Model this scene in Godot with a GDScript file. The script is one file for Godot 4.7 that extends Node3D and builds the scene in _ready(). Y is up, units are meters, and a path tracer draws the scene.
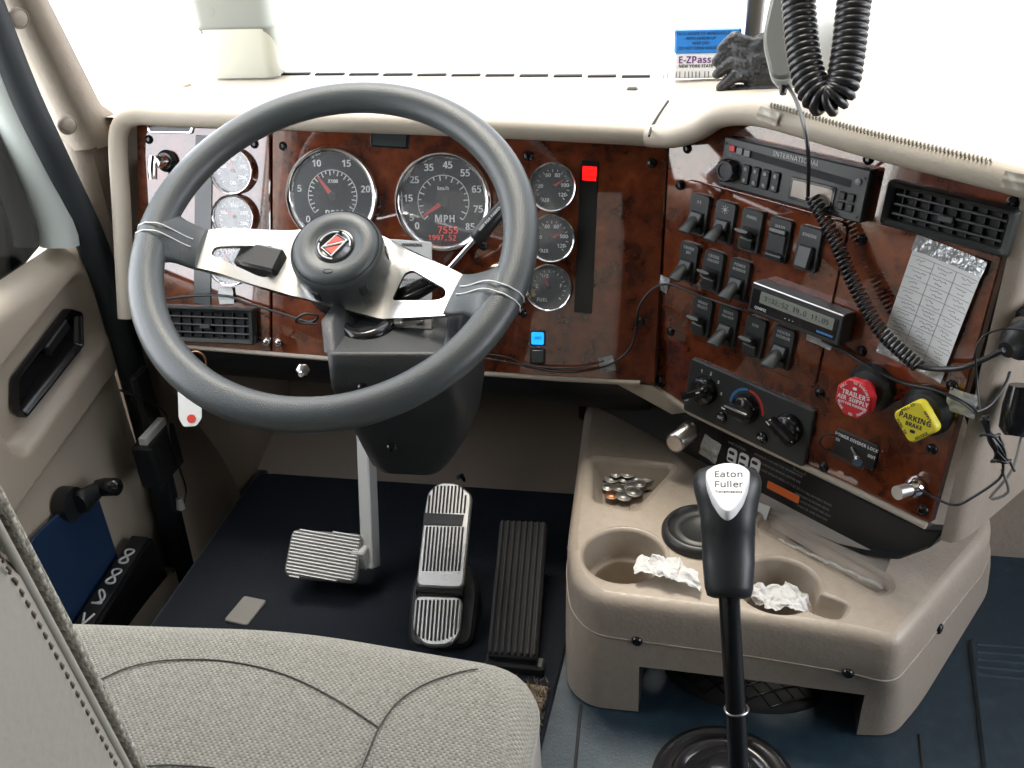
extends Node3D
# A truck cab seen over the driver's seat. Metres, y up; the cab's length runs along z (forward is -z).

# ------------------------------------------------------------------ camera geometry (a pixel gives a direction only)
const FPX := 1000.0
var C := Vector3(0, 1.15, 0)
var F: Vector3
var R: Vector3
var U: Vector3
var MF: Transform3D      # frame of the instrument panel (x right, y up, z out of the wood)
var WF: Transform3D      # frame of the angled control panel
var SF: Transform3D      # frame of the steering wheel

func set_axes():
	var th := deg_to_rad(30.0)
	var ps := deg_to_rad(12.5)
	var rh := deg_to_rad(3.6)
	F = Vector3(-sin(ps) * cos(th), -sin(th), -cos(ps) * cos(th))
	var r0 := Vector3(cos(ps), 0, -sin(ps))
	var u0 := r0.cross(F)
	R = r0 * cos(rh) - u0 * sin(rh)
	U = r0 * sin(rh) + u0 * cos(rh)
	var t := deg_to_rad(18.0)
	var mz := Vector3(0, sin(t), cos(t))
	MF = Transform3D(Basis(Vector3.RIGHT, mz.cross(Vector3.RIGHT), mz), at(442, 200, 1.30))
	var w := deg_to_rad(39.0)
	var wx := Vector3(cos(w), 0, sin(w))
	var wz := Vector3(-wx.z, 0, wx.x) * cos(deg_to_rad(9.0)) + Vector3(0, sin(deg_to_rad(9.0)), 0)
	var wo := (onp(668, 145, MF.origin, mz) + onp(655, 385, MF.origin, mz)) * 0.5
	WF = Transform3D(Basis(wx, wz.cross(wx), wz), wo)
	var e := deg_to_rad(57.2)
	var az := deg_to_rad(4.2)
	var sz := Vector3(sin(az) * cos(e), sin(e), cos(az) * cos(e))
	var sx := Vector3(cos(az), 0, -sin(az))
	SF = Transform3D(Basis(sx, sz.cross(sx), sz), at(331.5, 242.9, 1.102))

func ray(x: float, y: float) -> Vector3:
	return F + R * ((x - 512.0) / FPX) + U * ((384.0 - y) / FPX)
func at(x: float, y: float, depth: float) -> Vector3:
	return C + ray(x, y) * depth
func onp(x: float, y: float, p: Vector3, n: Vector3) -> Vector3:
	var r := ray(x, y)
	return C + r * ((p - C).dot(n) / r.dot(n))
func ony(x: float, y: float, h: float) -> Vector3:
	return onp(x, y, Vector3(0, h, 0), Vector3.UP)
func onx(x: float, y: float, h: float) -> Vector3:
	return onp(x, y, Vector3(h, 0, 0), Vector3.RIGHT)
func onz(x: float, y: float, h: float) -> Vector3:
	return onp(x, y, Vector3(0, 0, h), Vector3.BACK)
func lo(fr: Transform3D, x: float, y: float, w := 0.0) -> Vector3:      # a point of a frame's plane, lifted by w, in that frame
	return fr.affine_inverse() * onp(x, y, fr.origin + fr.basis.z * w, fr.basis.z)
func lo2(fr: Transform3D, x: float, y: float, w := 0.0) -> Vector2:
	var p := lo(fr, x, y, w)
	return Vector2(p.x, p.y)
func los(fr: Transform3D, px: Array, w := 0.0) -> PackedVector2Array:
	var out := PackedVector2Array()
	for q in px:
		out.append(lo2(fr, q[0], q[1], w))
	return out

# ------------------------------------------------------------------ mesh helpers
func S() -> SurfaceTool:
	var st := SurfaceTool.new()
	st.begin(Mesh.PRIMITIVE_TRIANGLES)
	st.set_smooth_group(-1)
	return st
func tri(st: SurfaceTool, a: Vector3, b: Vector3, c: Vector3, out: Vector3):
	st.add_vertex(a)
	if (a - c).cross(a - b).dot(out) >= 0.0:
		st.add_vertex(b); st.add_vertex(c)
	else:
		st.add_vertex(c); st.add_vertex(b)
func quad(st: SurfaceTool, a: Vector3, b: Vector3, c: Vector3, d: Vector3, out: Vector3):
	tri(st, a, b, c, out)
	tri(st, a, c, d, out)
func T(p: Vector3) -> Transform3D:
	return Transform3D(Basis(), p)
func TR(p: Vector3, deg: Vector3) -> Transform3D:
	return Transform3D(Basis.from_euler(deg * PI / 180.0), p)
func box(st: SurfaceTool, xf: Transform3D, size: Vector3, b := 0.0015):
	st.set_smooth_group(-1)
	b = min(b, min(size.x, min(size.y, size.z)) * 0.45)
	var h := size * 0.5
	var k := h - Vector3(b, b, b)
	var bs := xf.basis
	for ax in 3:
		var a1 := (ax + 1) % 3
		var a2 := (ax + 2) % 3
		for s in [-1.0, 1.0]:
			var q := []
			for e in [[-1, -1], [1, -1], [1, 1], [-1, 1]]:
				var v := Vector3.ZERO
				v[ax] = h[ax] * s; v[a1] = k[a1] * e[0]; v[a2] = k[a2] * e[1]
				q.append(xf * v)
			var n := Vector3.ZERO
			n[ax] = s
			quad(st, q[0], q[1], q[2], q[3], bs * n)
		if b > 0.0:
			for s1 in [-1.0, 1.0]:
				for s2 in [-1.0, 1.0]:
					var va := Vector3.ZERO
					va[ax] = -k[ax]; va[a1] = h[a1] * s1; va[a2] = k[a2] * s2
					var vb := va
					vb[a1] = k[a1] * s1; vb[a2] = h[a2] * s2
					var vc := vb
					vc[ax] = k[ax]
					var vd := va
					vd[ax] = k[ax]
					var n2 := Vector3.ZERO
					n2[a1] = s1; n2[a2] = s2
					quad(st, xf * va, xf * vb, xf * vc, xf * vd, bs * n2)
	if b > 0.0:
		for sx in [-1.0, 1.0]:
			for sy in [-1.0, 1.0]:
				for sz in [-1.0, 1.0]:
					var d := Vector3(sx, sy, sz)
					tri(st, xf * Vector3(h.x * sx, k.y * sy, k.z * sz), xf * Vector3(k.x * sx, h.y * sy, k.z * sz), xf * Vector3(k.x * sx, k.y * sy, h.z * sz), bs * d)
var group_no := 10
# rings of equal length joined by faces; smooth along and around
func loft(st: SurfaceTool, rings: Array, cap0 := true, cap1 := true, closed := true, around := true):
	group_no += 1
	st.set_smooth_group(group_no)
	var n: int = rings[0].size()
	var mids := []
	for r in rings:
		var m := Vector3.ZERO
		for p in r:
			m += p
		mids.append(m / n)
	for i in rings.size() - 1:
		for j in (n if around else n - 1):
			var j2 := (j + 1) % n
			var a: Vector3 = rings[i][j]
			var b: Vector3 = rings[i][j2]
			var c: Vector3 = rings[i + 1][j2]
			var d: Vector3 = rings[i + 1][j]
			var out: Vector3 = (a + b + c + d) * 0.25 - (mids[i] + mids[i + 1]) * 0.5
			quad(st, a, b, c, d, out)
	if cap0:
		_cap(st, rings[0], mids[0] - mids[1])
	if cap1:
		_cap(st, rings[-1], mids[-1] - mids[-2])
func _cap(st: SurfaceTool, ring, out: Vector3):
	group_no += 1
	st.set_smooth_group(group_no)
	var m := Vector3.ZERO
	for p in ring:
		m += p
	m /= ring.size()
	if out.length() < 1e-7:
		out = (ring[0] - m).cross(ring[1] - m)
	for j in ring.size():
		tri(st, m, ring[j], ring[(j + 1) % ring.size()], out)
func ring_of(c: Vector3, x: Vector3, y: Vector3, n: int) -> PackedVector3Array:
	var o := PackedVector3Array()
	for j in n:
		var a := TAU * j / n
		o.append(c + x * cos(a) + y * sin(a))
	return o
# profile of (radius, height) round the z axis of xf; walked so that outward is to the right of the walk (up along the outside)
func lathe(st: SurfaceTool, prof: Array, seg: int, xf: Transform3D, crease := 40.0):
	group_no += 1
	var last := 0.0
	for i in prof.size() - 1:
		var d: Vector2 = prof[i + 1] - prof[i]
		if d.length() < 1e-7:
			continue
		var ang := rad_to_deg(d.angle())
		if i > 0 and absf(wrapf(ang - last, -180, 180)) > crease:
			group_no += 1
		last = ang
		st.set_smooth_group(group_no)
		for j in seg:
			var a0 := TAU * j / seg
			var a1 := TAU * (j + 1) / seg
			var e0 := Vector3(cos(a0), sin(a0), 0)
			var e1 := Vector3(cos(a1), sin(a1), 0)
			var z := Vector3(0, 0, 1)
			var p: Vector2 = prof[i]
			var q: Vector2 = prof[i + 1]
			var em := (e0 + e1) * 0.5
			var out := xf.basis * (em * d.y - z * d.x)
			var A := xf * (e0 * p.x + z * p.y)
			var B := xf * (e1 * p.x + z * p.y)
			var Cc := xf * (e1 * q.x + z * q.y)
			var D := xf * (e0 * q.x + z * q.y)
			if p.x > 1e-7: tri(st, A, B, Cc, out)
			if q.x > 1e-7: tri(st, A, Cc, D, out)
func tube(st: SurfaceTool, pts: Array, rad, sides := 8, caps := true, closed := false):
	var rings := []
	var n := pts.size()
	var up := Vector3.ZERO
	for i in n:
		var t: Vector3
		if closed:
			t = (pts[(i + 1) % n] - pts[(i - 1 + n) % n]).normalized()
		else:
			t = (pts[min(i + 1, n - 1)] - pts[max(i - 1, 0)]).normalized()
		if i == 0:
			up = t.cross(Vector3(0.31, 0.81, 0.5)).normalized()
		else:
			up = (up - t * up.dot(t)).normalized()
		var side := t.cross(up)
		var r: float = rad[i] if rad is Array or rad is PackedFloat32Array else rad
		rings.append(ring_of(pts[i], up * r, side * r, sides))
	if closed:
		rings.append(rings[0])
	loft(st, rings, caps and not closed, caps and not closed)
func curve(pts: Array, step := 0.006) -> Array:          # a smooth line through points
	var c := Curve3D.new()
	c.bake_interval = step
	for i in pts.size():
		var m: Vector3 = (pts[min(i + 1, pts.size() - 1)] - pts[max(i - 1, 0)]) / 6.0
		c.add_point(pts[i], -m, m)
	return Array(c.get_baked_points())
func rrect(w: float, h: float, r: float, n := 4, c := Vector2.ZERO) -> PackedVector2Array:
	var o := PackedVector2Array()
	for k in 4:
		var s: Vector2 = [Vector2(1, 1), Vector2(-1, 1), Vector2(-1, -1), Vector2(1, -1)][k]
		for i in n + 1:
			var a := PI / 2 * k + PI / 2 * i / n
			o.append(c + Vector2((w / 2 - r) * s.x, (h / 2 - r) * s.y) + Vector2(cos(a), sin(a)) * r)
	return o
func rpoly(pts: PackedVector2Array, r: float, n := 4) -> PackedVector2Array:   # a polygon with rounded corners
	var o := PackedVector2Array()
	var m := pts.size()
	for i in m:
		var p := pts[i]
		var a := pts[(i - 1 + m) % m]
		var b := pts[(i + 1) % m]
		var k := minf(r, minf(p.distance_to(a), p.distance_to(b)) * 0.45)
		var p0 := p + (a - p).normalized() * k
		var p1 := p + (b - p).normalized() * k
		for j in n + 1:
			var t := float(j) / n
			o.append(p0.lerp(p, t).lerp(p.lerp(p1, t), t))
	return o
func inset(pts: PackedVector2Array, d: float) -> PackedVector2Array:
	var m := pts.size()
	var area := 0.0
	for i in m:
		area += pts[i].cross(pts[(i + 1) % m])
	var s := signf(area)
	var o := PackedVector2Array()
	for i in m:
		var e0 := (pts[i] - pts[(i - 1 + m) % m]).normalized()
		var e1 := (pts[(i + 1) % m] - pts[i]).normalized()
		var n0 := Vector2(-e0.y, e0.x) * s
		var n1 := Vector2(-e1.y, e1.x) * s
		var nn := (n0 + n1)
		nn = nn.normalized() / maxf(0.35, nn.normalized().dot(n0)) if nn.length() > 1e-6 else n0
		o.append(pts[i] + nn * d)
	return o
# a polygon drawn out from z0 to z1 of xf, with a small bevel round its front
func slab(st: SurfaceTool, pts: PackedVector2Array, z0: float, z1: float, xf := Transform3D.IDENTITY, b := 0.001, smooth := false):
	var tops := inset(pts, b) if b > 0.0 else pts
	var lv := [[pts, z0], [pts, z1 - b * signf(z1 - z0)]]
	if b > 0.0:
		lv.append([tops, z1])
	var mid := Vector2.ZERO
	for p in pts:
		mid += p
	mid /= pts.size()
	var m := pts.size()
	var area := 0.0
	for i in m:
		area += pts[i].cross(pts[(i + 1) % m])
	group_no += 1
	for i in lv.size() - 1:
		st.set_smooth_group(group_no if smooth else -1)
		for j in m:
			var a: Vector2 = lv[i][0][j]
			var a2: Vector2 = lv[i][0][(j + 1) % m]
			var c: Vector2 = lv[i + 1][0][(j + 1) % m]
			var d: Vector2 = lv[i + 1][0][j]
			var e := (a2 - a) * signf(area)
			var out := xf.basis * (Vector3(e.y, -e.x, 0).normalized() + Vector3(0, 0, 0.4 * signf(z1 - z0) * i))
			quad(st, xf * Vector3(a.x, a.y, lv[i][1]), xf * Vector3(a2.x, a2.y, lv[i][1]), xf * Vector3(c.x, c.y, lv[i + 1][1]), xf * Vector3(d.x, d.y, lv[i + 1][1]), out)
	st.set_smooth_group(-1)
	for f in [[tops, z1, 1.0], [pts, z0, -1.0]]:
		var idx := Geometry2D.triangulate_polygon(f[0])
		for k in range(0, idx.size(), 3):
			var q := []
			for u in 3:
				var v: Vector2 = f[0][idx[k + u]]
				q.append(xf * Vector3(v.x, v.y, f[1]))
			tri(st, q[0], q[1], q[2], xf.basis * Vector3(0, 0, f[2] * signf(z1 - z0)))
func ngon(n: int, r: float, turn := 0.0, c := Vector2.ZERO) -> PackedVector2Array:
	var o := PackedVector2Array()
	for i in n:
		var a := TAU * i / n + turn
		o.append(c + Vector2(cos(a), sin(a)) * r)
	return o
# a sheet p(u, v) over the unit square, smooth
func sheet(st: SurfaceTool, fn: Callable, nu: int, nv: int, out: Vector3):
	group_no += 1
	st.set_smooth_group(group_no)
	var g := []
	for i in nu + 1:
		var row := []
		for j in nv + 1:
			row.append(fn.call(float(i) / nu, float(j) / nv))
		g.append(row)
	for i in nu:
		for j in nv:
			quad(st, g[i][j], g[i + 1][j], g[i + 1][j + 1], g[i][j + 1], out)
func ball(st: SurfaceTool, xf: Transform3D, r: Vector3, seg := 14):
	var prof := []
	for i in seg + 1:
		var a := -PI / 2 + PI * i / seg
		prof.append(Vector2(maxf(0.0, cos(a)), sin(a)))
	lathe(st, prof, seg * 2, xf * Transform3D(Basis.from_scale(r), Vector3.ZERO), 180.0)
var fonts := {}
var txt := {}
func text(st: SurfaceTool, s: String, h: float, xf: Transform3D, font := "Droid Sans", bold := false, align := 1, depth := 0.0003):
	var key := s + font + str(bold) + str(align)
	if not txt.has(key):
		var fk := font + str(bold)
		if not fonts.has(fk):
			var f := SystemFont.new()
			f.font_names = PackedStringArray([font])
			f.font_weight = 700 if bold else 400
			fonts[fk] = f
		var tm := TextMesh.new()
		tm.font = fonts[fk]
		tm.text = s
		tm.font_size = 48
		tm.pixel_size = 1.0 / 34.0          # capital letters about one unit high
		tm.depth = 0.02
		tm.curve_step = 3.0
		tm.horizontal_alignment = align
		txt[key] = tm
	st.append_from(txt[key], 0, xf * Transform3D(Basis.from_scale(Vector3(h, h, depth / 0.02)), Vector3(0, 0, depth * 0.5)))
# surface nets of a distance field inside a box
func nets(st: SurfaceTool, lo3: Vector3, hi3: Vector3, cell: float, fn: Callable):
	group_no += 1
	st.set_smooth_group(group_no)
	var nx := int(ceil((hi3.x - lo3.x) / cell)) + 1
	var ny := int(ceil((hi3.y - lo3.y) / cell)) + 1
	var nz := int(ceil((hi3.z - lo3.z) / cell)) + 1
	var v := PackedFloat32Array()
	v.resize(nx * ny * nz)
	for i in nx:
		for j in ny:
			for k in nz:
				v[(i * ny + j) * nz + k] = fn.call(lo3 + Vector3(i, j, k) * cell)
	var cells := {}
	for i in nx - 1:
		for j in ny - 1:
			for k in nz - 1:
				var sum := Vector3.ZERO
				var cnt := 0
				var base := (i * ny + j) * nz + k
				var f0 := v[base]
				var same := true
				var cv := [f0, v[base + 1], v[base + nz], v[base + nz + 1], v[base + ny * nz], v[base + ny * nz + 1], v[base + ny * nz + nz], v[base + ny * nz + nz + 1]]
				for x in cv:
					if (x < 0.0) != (f0 < 0.0):
						same = false
				if same:
					continue
				for a in 8:
					for bit in [1, 2, 4]:
						var b2: int = a | bit
						if b2 != a and (cv[a] < 0.0) != (cv[b2] < 0.0):
							var t: float = cv[a] / (cv[a] - cv[b2])
							var pa := Vector3((a >> 2) & 1, (a >> 1) & 1, a & 1)
							var pb := Vector3((b2 >> 2) & 1, (b2 >> 1) & 1, b2 & 1)
							sum += pa.lerp(pb, t)
							cnt += 1
				cells[Vector3i(i, j, k)] = lo3 + (Vector3(i, j, k) + sum / cnt) * cell
	for c in cells:
		var base2: int = (c.x * ny + c.y) * nz + c.z
		var f1 := v[base2]
		for ax in 3:
			var step: int = [ny * nz, nz, 1][ax]
			var f2 := v[base2 + step]
			if (f1 < 0.0) == (f2 < 0.0):
				continue
			var d1 := Vector3i.ZERO
			var d2 := Vector3i.ZERO
			d1[(ax + 1) % 3] = -1
			d2[(ax + 2) % 3] = -1
			if cells.has(c + d1) and cells.has(c + d2) and cells.has(c + d1 + d2):
				var n := Vector3.ZERO
				n[ax] = 1.0 if f1 < 0.0 else -1.0
				quad(st, cells[c], cells[c + d1], cells[c + d1 + d2], cells[c + d2], n)
func capsule_d(p: Vector3, a: Vector3, b: Vector3, ra: float, rb: float) -> float:
	var t := clampf((p - a).dot(b - a) / (b - a).length_squared(), 0.0, 1.0)
	return p.distance_to(a.lerp(b, t)) - lerpf(ra, rb, t)
func smin(a: float, b: float, k: float) -> float:
	var h := maxf(k - absf(a - b), 0.0) / k
	return minf(a, b) - h * h * k * 0.25

# ------------------------------------------------------------------ nodes
func mk(called: String, st: SurfaceTool, m: Material, parent: Node, xf := Transform3D.IDENTITY, gen := true) -> MeshInstance3D:
	if gen:
		st.generate_normals()
	var o := MeshInstance3D.new()
	o.name = called
	o.mesh = st.commit()
	o.material_override = m
	o.transform = xf
	parent.add_child(o, true)
	return o
var used := {}
func numbered(called: String) -> String:
	used[called] = used.get(called, 0) + 1
	return called if used[called] == 1 else "%s_%03d" % [called, used[called] - 1]
func tag(o: Node, label: String, category: String, group := "", kind := ""):
	if label: o.set_meta("label", label)
	if category: o.set_meta("category", category)
	if group: o.set_meta("group", group)
	if kind: o.set_meta("kind", kind)
func thing(called: String, label: String, category: String, xf := Transform3D.IDENTITY, group := "") -> Node3D:
	var o := Node3D.new()
	o.name = numbered(called)
	add_child(o)
	o.transform = xf
	tag(o, label, category, group)
	return o
func one(called: String, st: SurfaceTool, m: Material, label: String, category: String, xf := Transform3D.IDENTITY, group := "", gen := true) -> MeshInstance3D:
	var o := mk(numbered(called), st, m, self, xf, gen)
	tag(o, label, category, group)
	return o
func struct(called: String, st: SurfaceTool, m: Material) -> MeshInstance3D:
	var o := mk(numbered(called), st, m, self)
	o.set_meta("kind", "structure")
	return o
func copy(o: MeshInstance3D, parent: Node, xf: Transform3D) -> MeshInstance3D:
	var c: MeshInstance3D = o.duplicate()
	c.name = String(o.name)
	c.transform = xf
	parent.add_child(c, true)
	return c

# ------------------------------------------------------------------ materials
var MT := {}
func lin(r: float, g: float, b: float, a := 1.0) -> Color:
	return Color(r, g, b, a).linear_to_srgb()
func mat(called: String, c: Color, rough := 0.5, metal := 0.0) -> StandardMaterial3D:
	var m := StandardMaterial3D.new()
	m.albedo_color = c
	m.roughness = rough
	m.metallic = metal
	MT[called] = m
	return m
func triplanar(m: StandardMaterial3D, scale: float, world := false):
	m.uv1_triplanar = true
	m.uv1_world_triplanar = world
	m.uv1_scale = Vector3.ONE * scale
func noise_img(size: int, freq: float, seed_: int, type := FastNoiseLite.TYPE_SIMPLEX_SMOOTH, octaves := 4, fr := FastNoiseLite.FRACTAL_FBM) -> Image:
	var n := FastNoiseLite.new()
	n.seed = seed_
	n.noise_type = type
	n.frequency = freq
	n.fractal_octaves = octaves
	n.fractal_type = fr
	var im := n.get_seamless_image(size, size)
	im.convert(Image.FORMAT_L8)
	return im
func relief(m: StandardMaterial3D, im: Image, cm: float):
	im.generate_mipmaps()
	m.heightmap_enabled = true
	m.heightmap_texture = ImageTexture.create_from_image(im)
	m.heightmap_scale = cm
func ramp_img(a: Image, stops: Array) -> Image:            # a grey image through a colour ramp (sRGB)
	var g := Gradient.new()
	g.offsets = PackedFloat32Array()
	g.colors = PackedColorArray()
	for s in stops:
		g.add_point(s[0], s[1])
	var out := Image.create(a.get_width(), a.get_height(), false, Image.FORMAT_RGB8)
	for y in a.get_height():
		for x in a.get_width():
			out.set_pixel(x, y, g.sample(a.get_pixel(x, y).r))
	return out

func make_materials():
	var grain := noise_img(256, 0.09, 3, FastNoiseLite.TYPE_CELLULAR, 2)
	var fine := noise_img(256, 0.12, 5)
	var wear := ramp_img(noise_img(256, 0.025, 41, FastNoiseLite.TYPE_SIMPLEX_SMOOTH, 6), [[0.0, Color(0.95, 0.945, 0.935)], [0.5, Color(0.98, 0.98, 0.975)], [1.0, Color(1.0, 1.0, 1.0)]])
	wear.generate_mipmaps()
	var wear_tex := ImageTexture.create_from_image(wear)
	var m := mat("beige", lin(0.36, 0.306, 0.25), 0.40)
	m.albedo_texture = wear_tex
	triplanar(m, 9.0); relief(m, grain, 0.035)
	m = mat("beige_dash", lin(0.43, 0.38, 0.305), 0.55)
	triplanar(m, 14.0); relief(m, grain, 0.02)
	m = mat("headliner", lin(0.50, 0.47, 0.42), 0.9)
	m = mat("darkened_liner", lin(0.10, 0.10, 0.105), 0.95)  # liner of the unseen walls, darkened to dim its reflection in the wood
	m = mat("door_beige", lin(0.46, 0.40, 0.318), 0.36)
	triplanar(m, 16.0); relief(m, grain, 0.015)
	m = mat("brown_panel", lin(0.12, 0.092, 0.068), 0.6)
	triplanar(m, 14.0); relief(m, grain, 0.02)
	m = mat("black", lin(0.016, 0.017, 0.017), 0.42)
	triplanar(m, 25.0); relief(m, grain, 0.015)
	m = mat("black_gloss", lin(0.012, 0.012, 0.013), 0.18)
	m = mat("black_matt", lin(0.013, 0.013, 0.014), 0.75)
	m = mat("switch", lin(0.036, 0.040, 0.038), 0.40)
	m = mat("column_black", lin(0.020, 0.022, 0.023), 0.5)
	triplanar(m, 18.0); relief(m, grain, 0.03)
	m = mat("leather", lin(0.046, 0.054, 0.055), 0.38)
	triplanar(m, 30.0); relief(m, grain, 0.030)
	m = mat("rubber_cable", lin(0.016, 0.017, 0.018), 0.35)
	m = mat("hose", lin(0.028, 0.028, 0.029), 0.30)
	m = mat("chrome", lin(0.78, 0.78, 0.78), 0.10, 1.0)
	m = mat("steel", lin(0.62, 0.61, 0.59), 0.28, 1.0)
	triplanar(m, 30.0); relief(m, fine, 0.004)
	m = mat("brushed", lin(0.90, 0.885, 0.85), 0.26, 1.0)
	var br := Image.create(256, 256, false, Image.FORMAT_L8)
	var rng := RandomNumberGenerator.new()
	rng.seed = 11
	for y in 256:
		var k := rng.randf()
		for x in 256:
			br.set_pixel(x, y, Color.from_hsv(0, 0, clampf(k + rng.randf_range(-0.2, 0.2), 0, 1)))
	triplanar(m, 6.0); relief(m, br, 0.002)
	m = mat("alu", lin(0.66, 0.65, 0.62), 0.42, 0.9)
	triplanar(m, 24.0); relief(m, fine, 0.02)
	m = mat("plate_grey", lin(0.13, 0.125, 0.115), 0.5)
	m = mat("painted_arm", lin(0.42, 0.42, 0.40), 0.5, 0.2)
	triplanar(m, 24.0); relief(m, fine, 0.01)
	m = mat("white", lin(0.78, 0.78, 0.76), 0.5)
	m = mat("print_white", lin(0.75, 0.76, 0.75), 0.6)
	m = mat("print_grey", lin(0.22, 0.23, 0.23), 0.6)
	m = mat("print_dim", lin(0.40, 0.41, 0.41), 0.6)
	m = mat("print_black", lin(0.02, 0.02, 0.02), 0.6)
	m = mat("pencil", lin(0.18, 0.19, 0.20), 0.8)
	m = mat("red", lin(0.55, 0.025, 0.035), 0.35)
	m = mat("red_print", lin(0.60, 0.05, 0.03), 0.5)
	m = mat("yellow", lin(0.70, 0.60, 0.03), 0.40)
	m = mat("yellow_print", lin(0.62, 0.42, 0.05), 0.5)
	m = mat("orange_print", lin(0.65, 0.13, 0.02), 0.5)
	m = mat("blue_print", lin(0.05, 0.22, 0.50), 0.5)
	m = mat("blue_folder", lin(0.012, 0.035, 0.085), 0.5)
	m = mat("toll_blue", lin(0.03, 0.22, 0.62), 0.4)
	m = mat("paper", lin(0.72, 0.73, 0.71), 0.85)
	m = mat("tape", lin(0.42, 0.44, 0.44), 0.22)
	triplanar(m, 30.0); relief(m, noise_img(128, 0.03, 8), 0.15)
	m.metallic = 0.35
	m = mat("clear_tape", lin(0.44, 0.41, 0.34), 0.35)
	m = mat("tissue", lin(0.66, 0.66, 0.65), 0.9)
	m.backlight_enabled = true
	m.backlight = Color(0.5, 0.5, 0.5)
	m = mat("cream", lin(0.50, 0.52, 0.45), 0.45)
	m = mat("coin", lin(0.40, 0.39, 0.37), 0.38, 1.0)
	m = mat("copper", lin(0.33, 0.17, 0.10), 0.40, 1.0)
	m = mat("lcd", lin(0.24, 0.26, 0.22), 0.25)
	m = mat("radio_lcd", lin(0.36, 0.30, 0.25), 0.12)
	m = mat("screen_grey", lin(0.055, 0.065, 0.065), 0.2)
	m = mat("pale_frame", lin(0.50, 0.55, 0.52), 0.35)
	m = mat("seal", lin(0.016, 0.022, 0.026), 0.6)
	triplanar(m, 30.0); relief(m, fine, 0.03)
	m = mat("mic_face", lin(0.16, 0.165, 0.15), 0.5)
	m = mat("mic_case", lin(0.45, 0.46, 0.44), 0.4)
	m = mat("glove", lin(0.020, 0.021, 0.021), 0.38)
	triplanar(m, 18.0); relief(m, noise_img(256, 0.03, 21), 0.12)
	m = mat("vinyl", lin(0.30, 0.288, 0.252), 0.5)
	triplanar(m, 10.0); relief(m, grain, 0.02)
	m = mat("thread", lin(0.15, 0.12, 0.09), 0.8)
	m = mat("silver_thread", lin(0.62, 0.63, 0.62), 0.35)
	m = mat("seam_dark", lin(0.07, 0.068, 0.058), 0.9)
	# seat cloth: a small over-and-under weave, its threads of slightly different shades
	var cl := Image.create(256, 256, false, Image.FORMAT_RGB8)
	var ch := Image.create(256, 256, false, Image.FORMAT_L8)
	var tones := []
	for i in 32 * 32:
		tones.append(rng.randf_range(-0.035, 0.035) - (0.04 if rng.randf() < 0.2 else 0.0))
	for y in 256:
		for x in 256:
			var cx := x / 8
			var cy := y / 8
			var fx := (x % 8 + 0.5) / 8.0
			var fy := (y % 8 + 0.5) / 8.0
			var over := (cx + cy) % 2 == 0
			var hgt := (sin(fx * PI) if over else sin(fy * PI)) * (0.55 + 0.45 * (sin(fy * PI) if over else sin(fx * PI)))
			ch.set_pixel(x, y, Color(hgt, hgt, hgt))
			var t: float = tones[cy * 32 + cx] + (0.055 if over else -0.075)
			cl.set_pixel(x, y, Color(0.625 + t, 0.610 + t, 0.565 + t))
	cl.generate_mipmaps()
	m = mat("cloth", Color(0.98, 0.98, 0.97), 0.95)
	triplanar(m, 13.0); relief(m, ch, 0.09)
	m.albedo_texture = ImageTexture.create_from_image(cl)
	m.rim_enabled = true
	m.rim = 0.25
	# navy rubber floor with scuffs and dust
	var dust := ramp_img(noise_img(256, 0.02, 31, FastNoiseLite.TYPE_SIMPLEX_SMOOTH, 6), [[0.0, Color(0.09, 0.155, 0.195)], [0.55, Color(0.105, 0.18, 0.225)], [0.8, Color(0.125, 0.20, 0.24)], [1.0, Color(0.19, 0.25, 0.28)]])
	m = mat("rubber_floor", Color.WHITE, 0.5)
	triplanar(m, 7.0, true); relief(m, fine, 0.02)
	m.albedo_texture = ImageTexture.create_from_image(dust)
	m = mat("shaded_mat_rubber", lin(0.009, 0.0115, 0.016), 0.85)  # rubber colour lowered to hold the shade of the footwell
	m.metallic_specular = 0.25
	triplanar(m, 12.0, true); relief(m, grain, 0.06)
	m = mat("carpet", lin(0.20, 0.15, 0.10), 1.0)
	# burl walnut under lacquer
	var wn := FastNoiseLite.new()
	wn.seed = 77
	wn.frequency = 0.008
	wn.fractal_octaves = 5
	wn.fractal_gain = 0.55
	wn.domain_warp_enabled = true
	wn.domain_warp_amplitude = 30.0
	wn.domain_warp_frequency = 0.012
	var wi := wn.get_seamless_image(512, 512)
	var fl := FastNoiseLite.new()
	fl.seed = 5
	fl.frequency = 0.035
	fl.fractal_octaves = 4
	fl.domain_warp_enabled = true
	fl.domain_warp_amplitude = 40.0
	fl.domain_warp_frequency = 0.02
	var fi := fl.get_seamless_image(512, 512)
	var g := Gradient.new()
	g.offsets = PackedFloat32Array([0.0, 0.28, 0.45, 0.62, 0.8, 1.0])
	g.colors = PackedColorArray([Color(0.20, 0.095, 0.058), Color(0.31, 0.15, 0.088), Color(0.395, 0.195, 0.11), Color(0.45, 0.225, 0.125), Color(0.50, 0.255, 0.145), Color(0.55, 0.30, 0.175)])
	var wood := Image.create(512, 512, false, Image.FORMAT_RGB8)
	for y in 512:
		for x in 512:
			var k := wi.get_pixel(x, y).r
			var q := fi.get_pixel(x, y).r
			wood.set_pixel(x, y, g.sample(clampf((k - 0.5) * 0.72 + 0.50 + (q - 0.5) * 0.42, 0.0, 1.0)))
	wood.generate_mipmaps()
	m = mat("wood", Color.WHITE, 0.03)
	m.metallic_specular = 0.65
	triplanar(m, 3.1)
	m.albedo_texture = ImageTexture.create_from_image(wood)
	m.clearcoat_enabled = true
	m.clearcoat = 1.0
	m.clearcoat_roughness = 0.03
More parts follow.
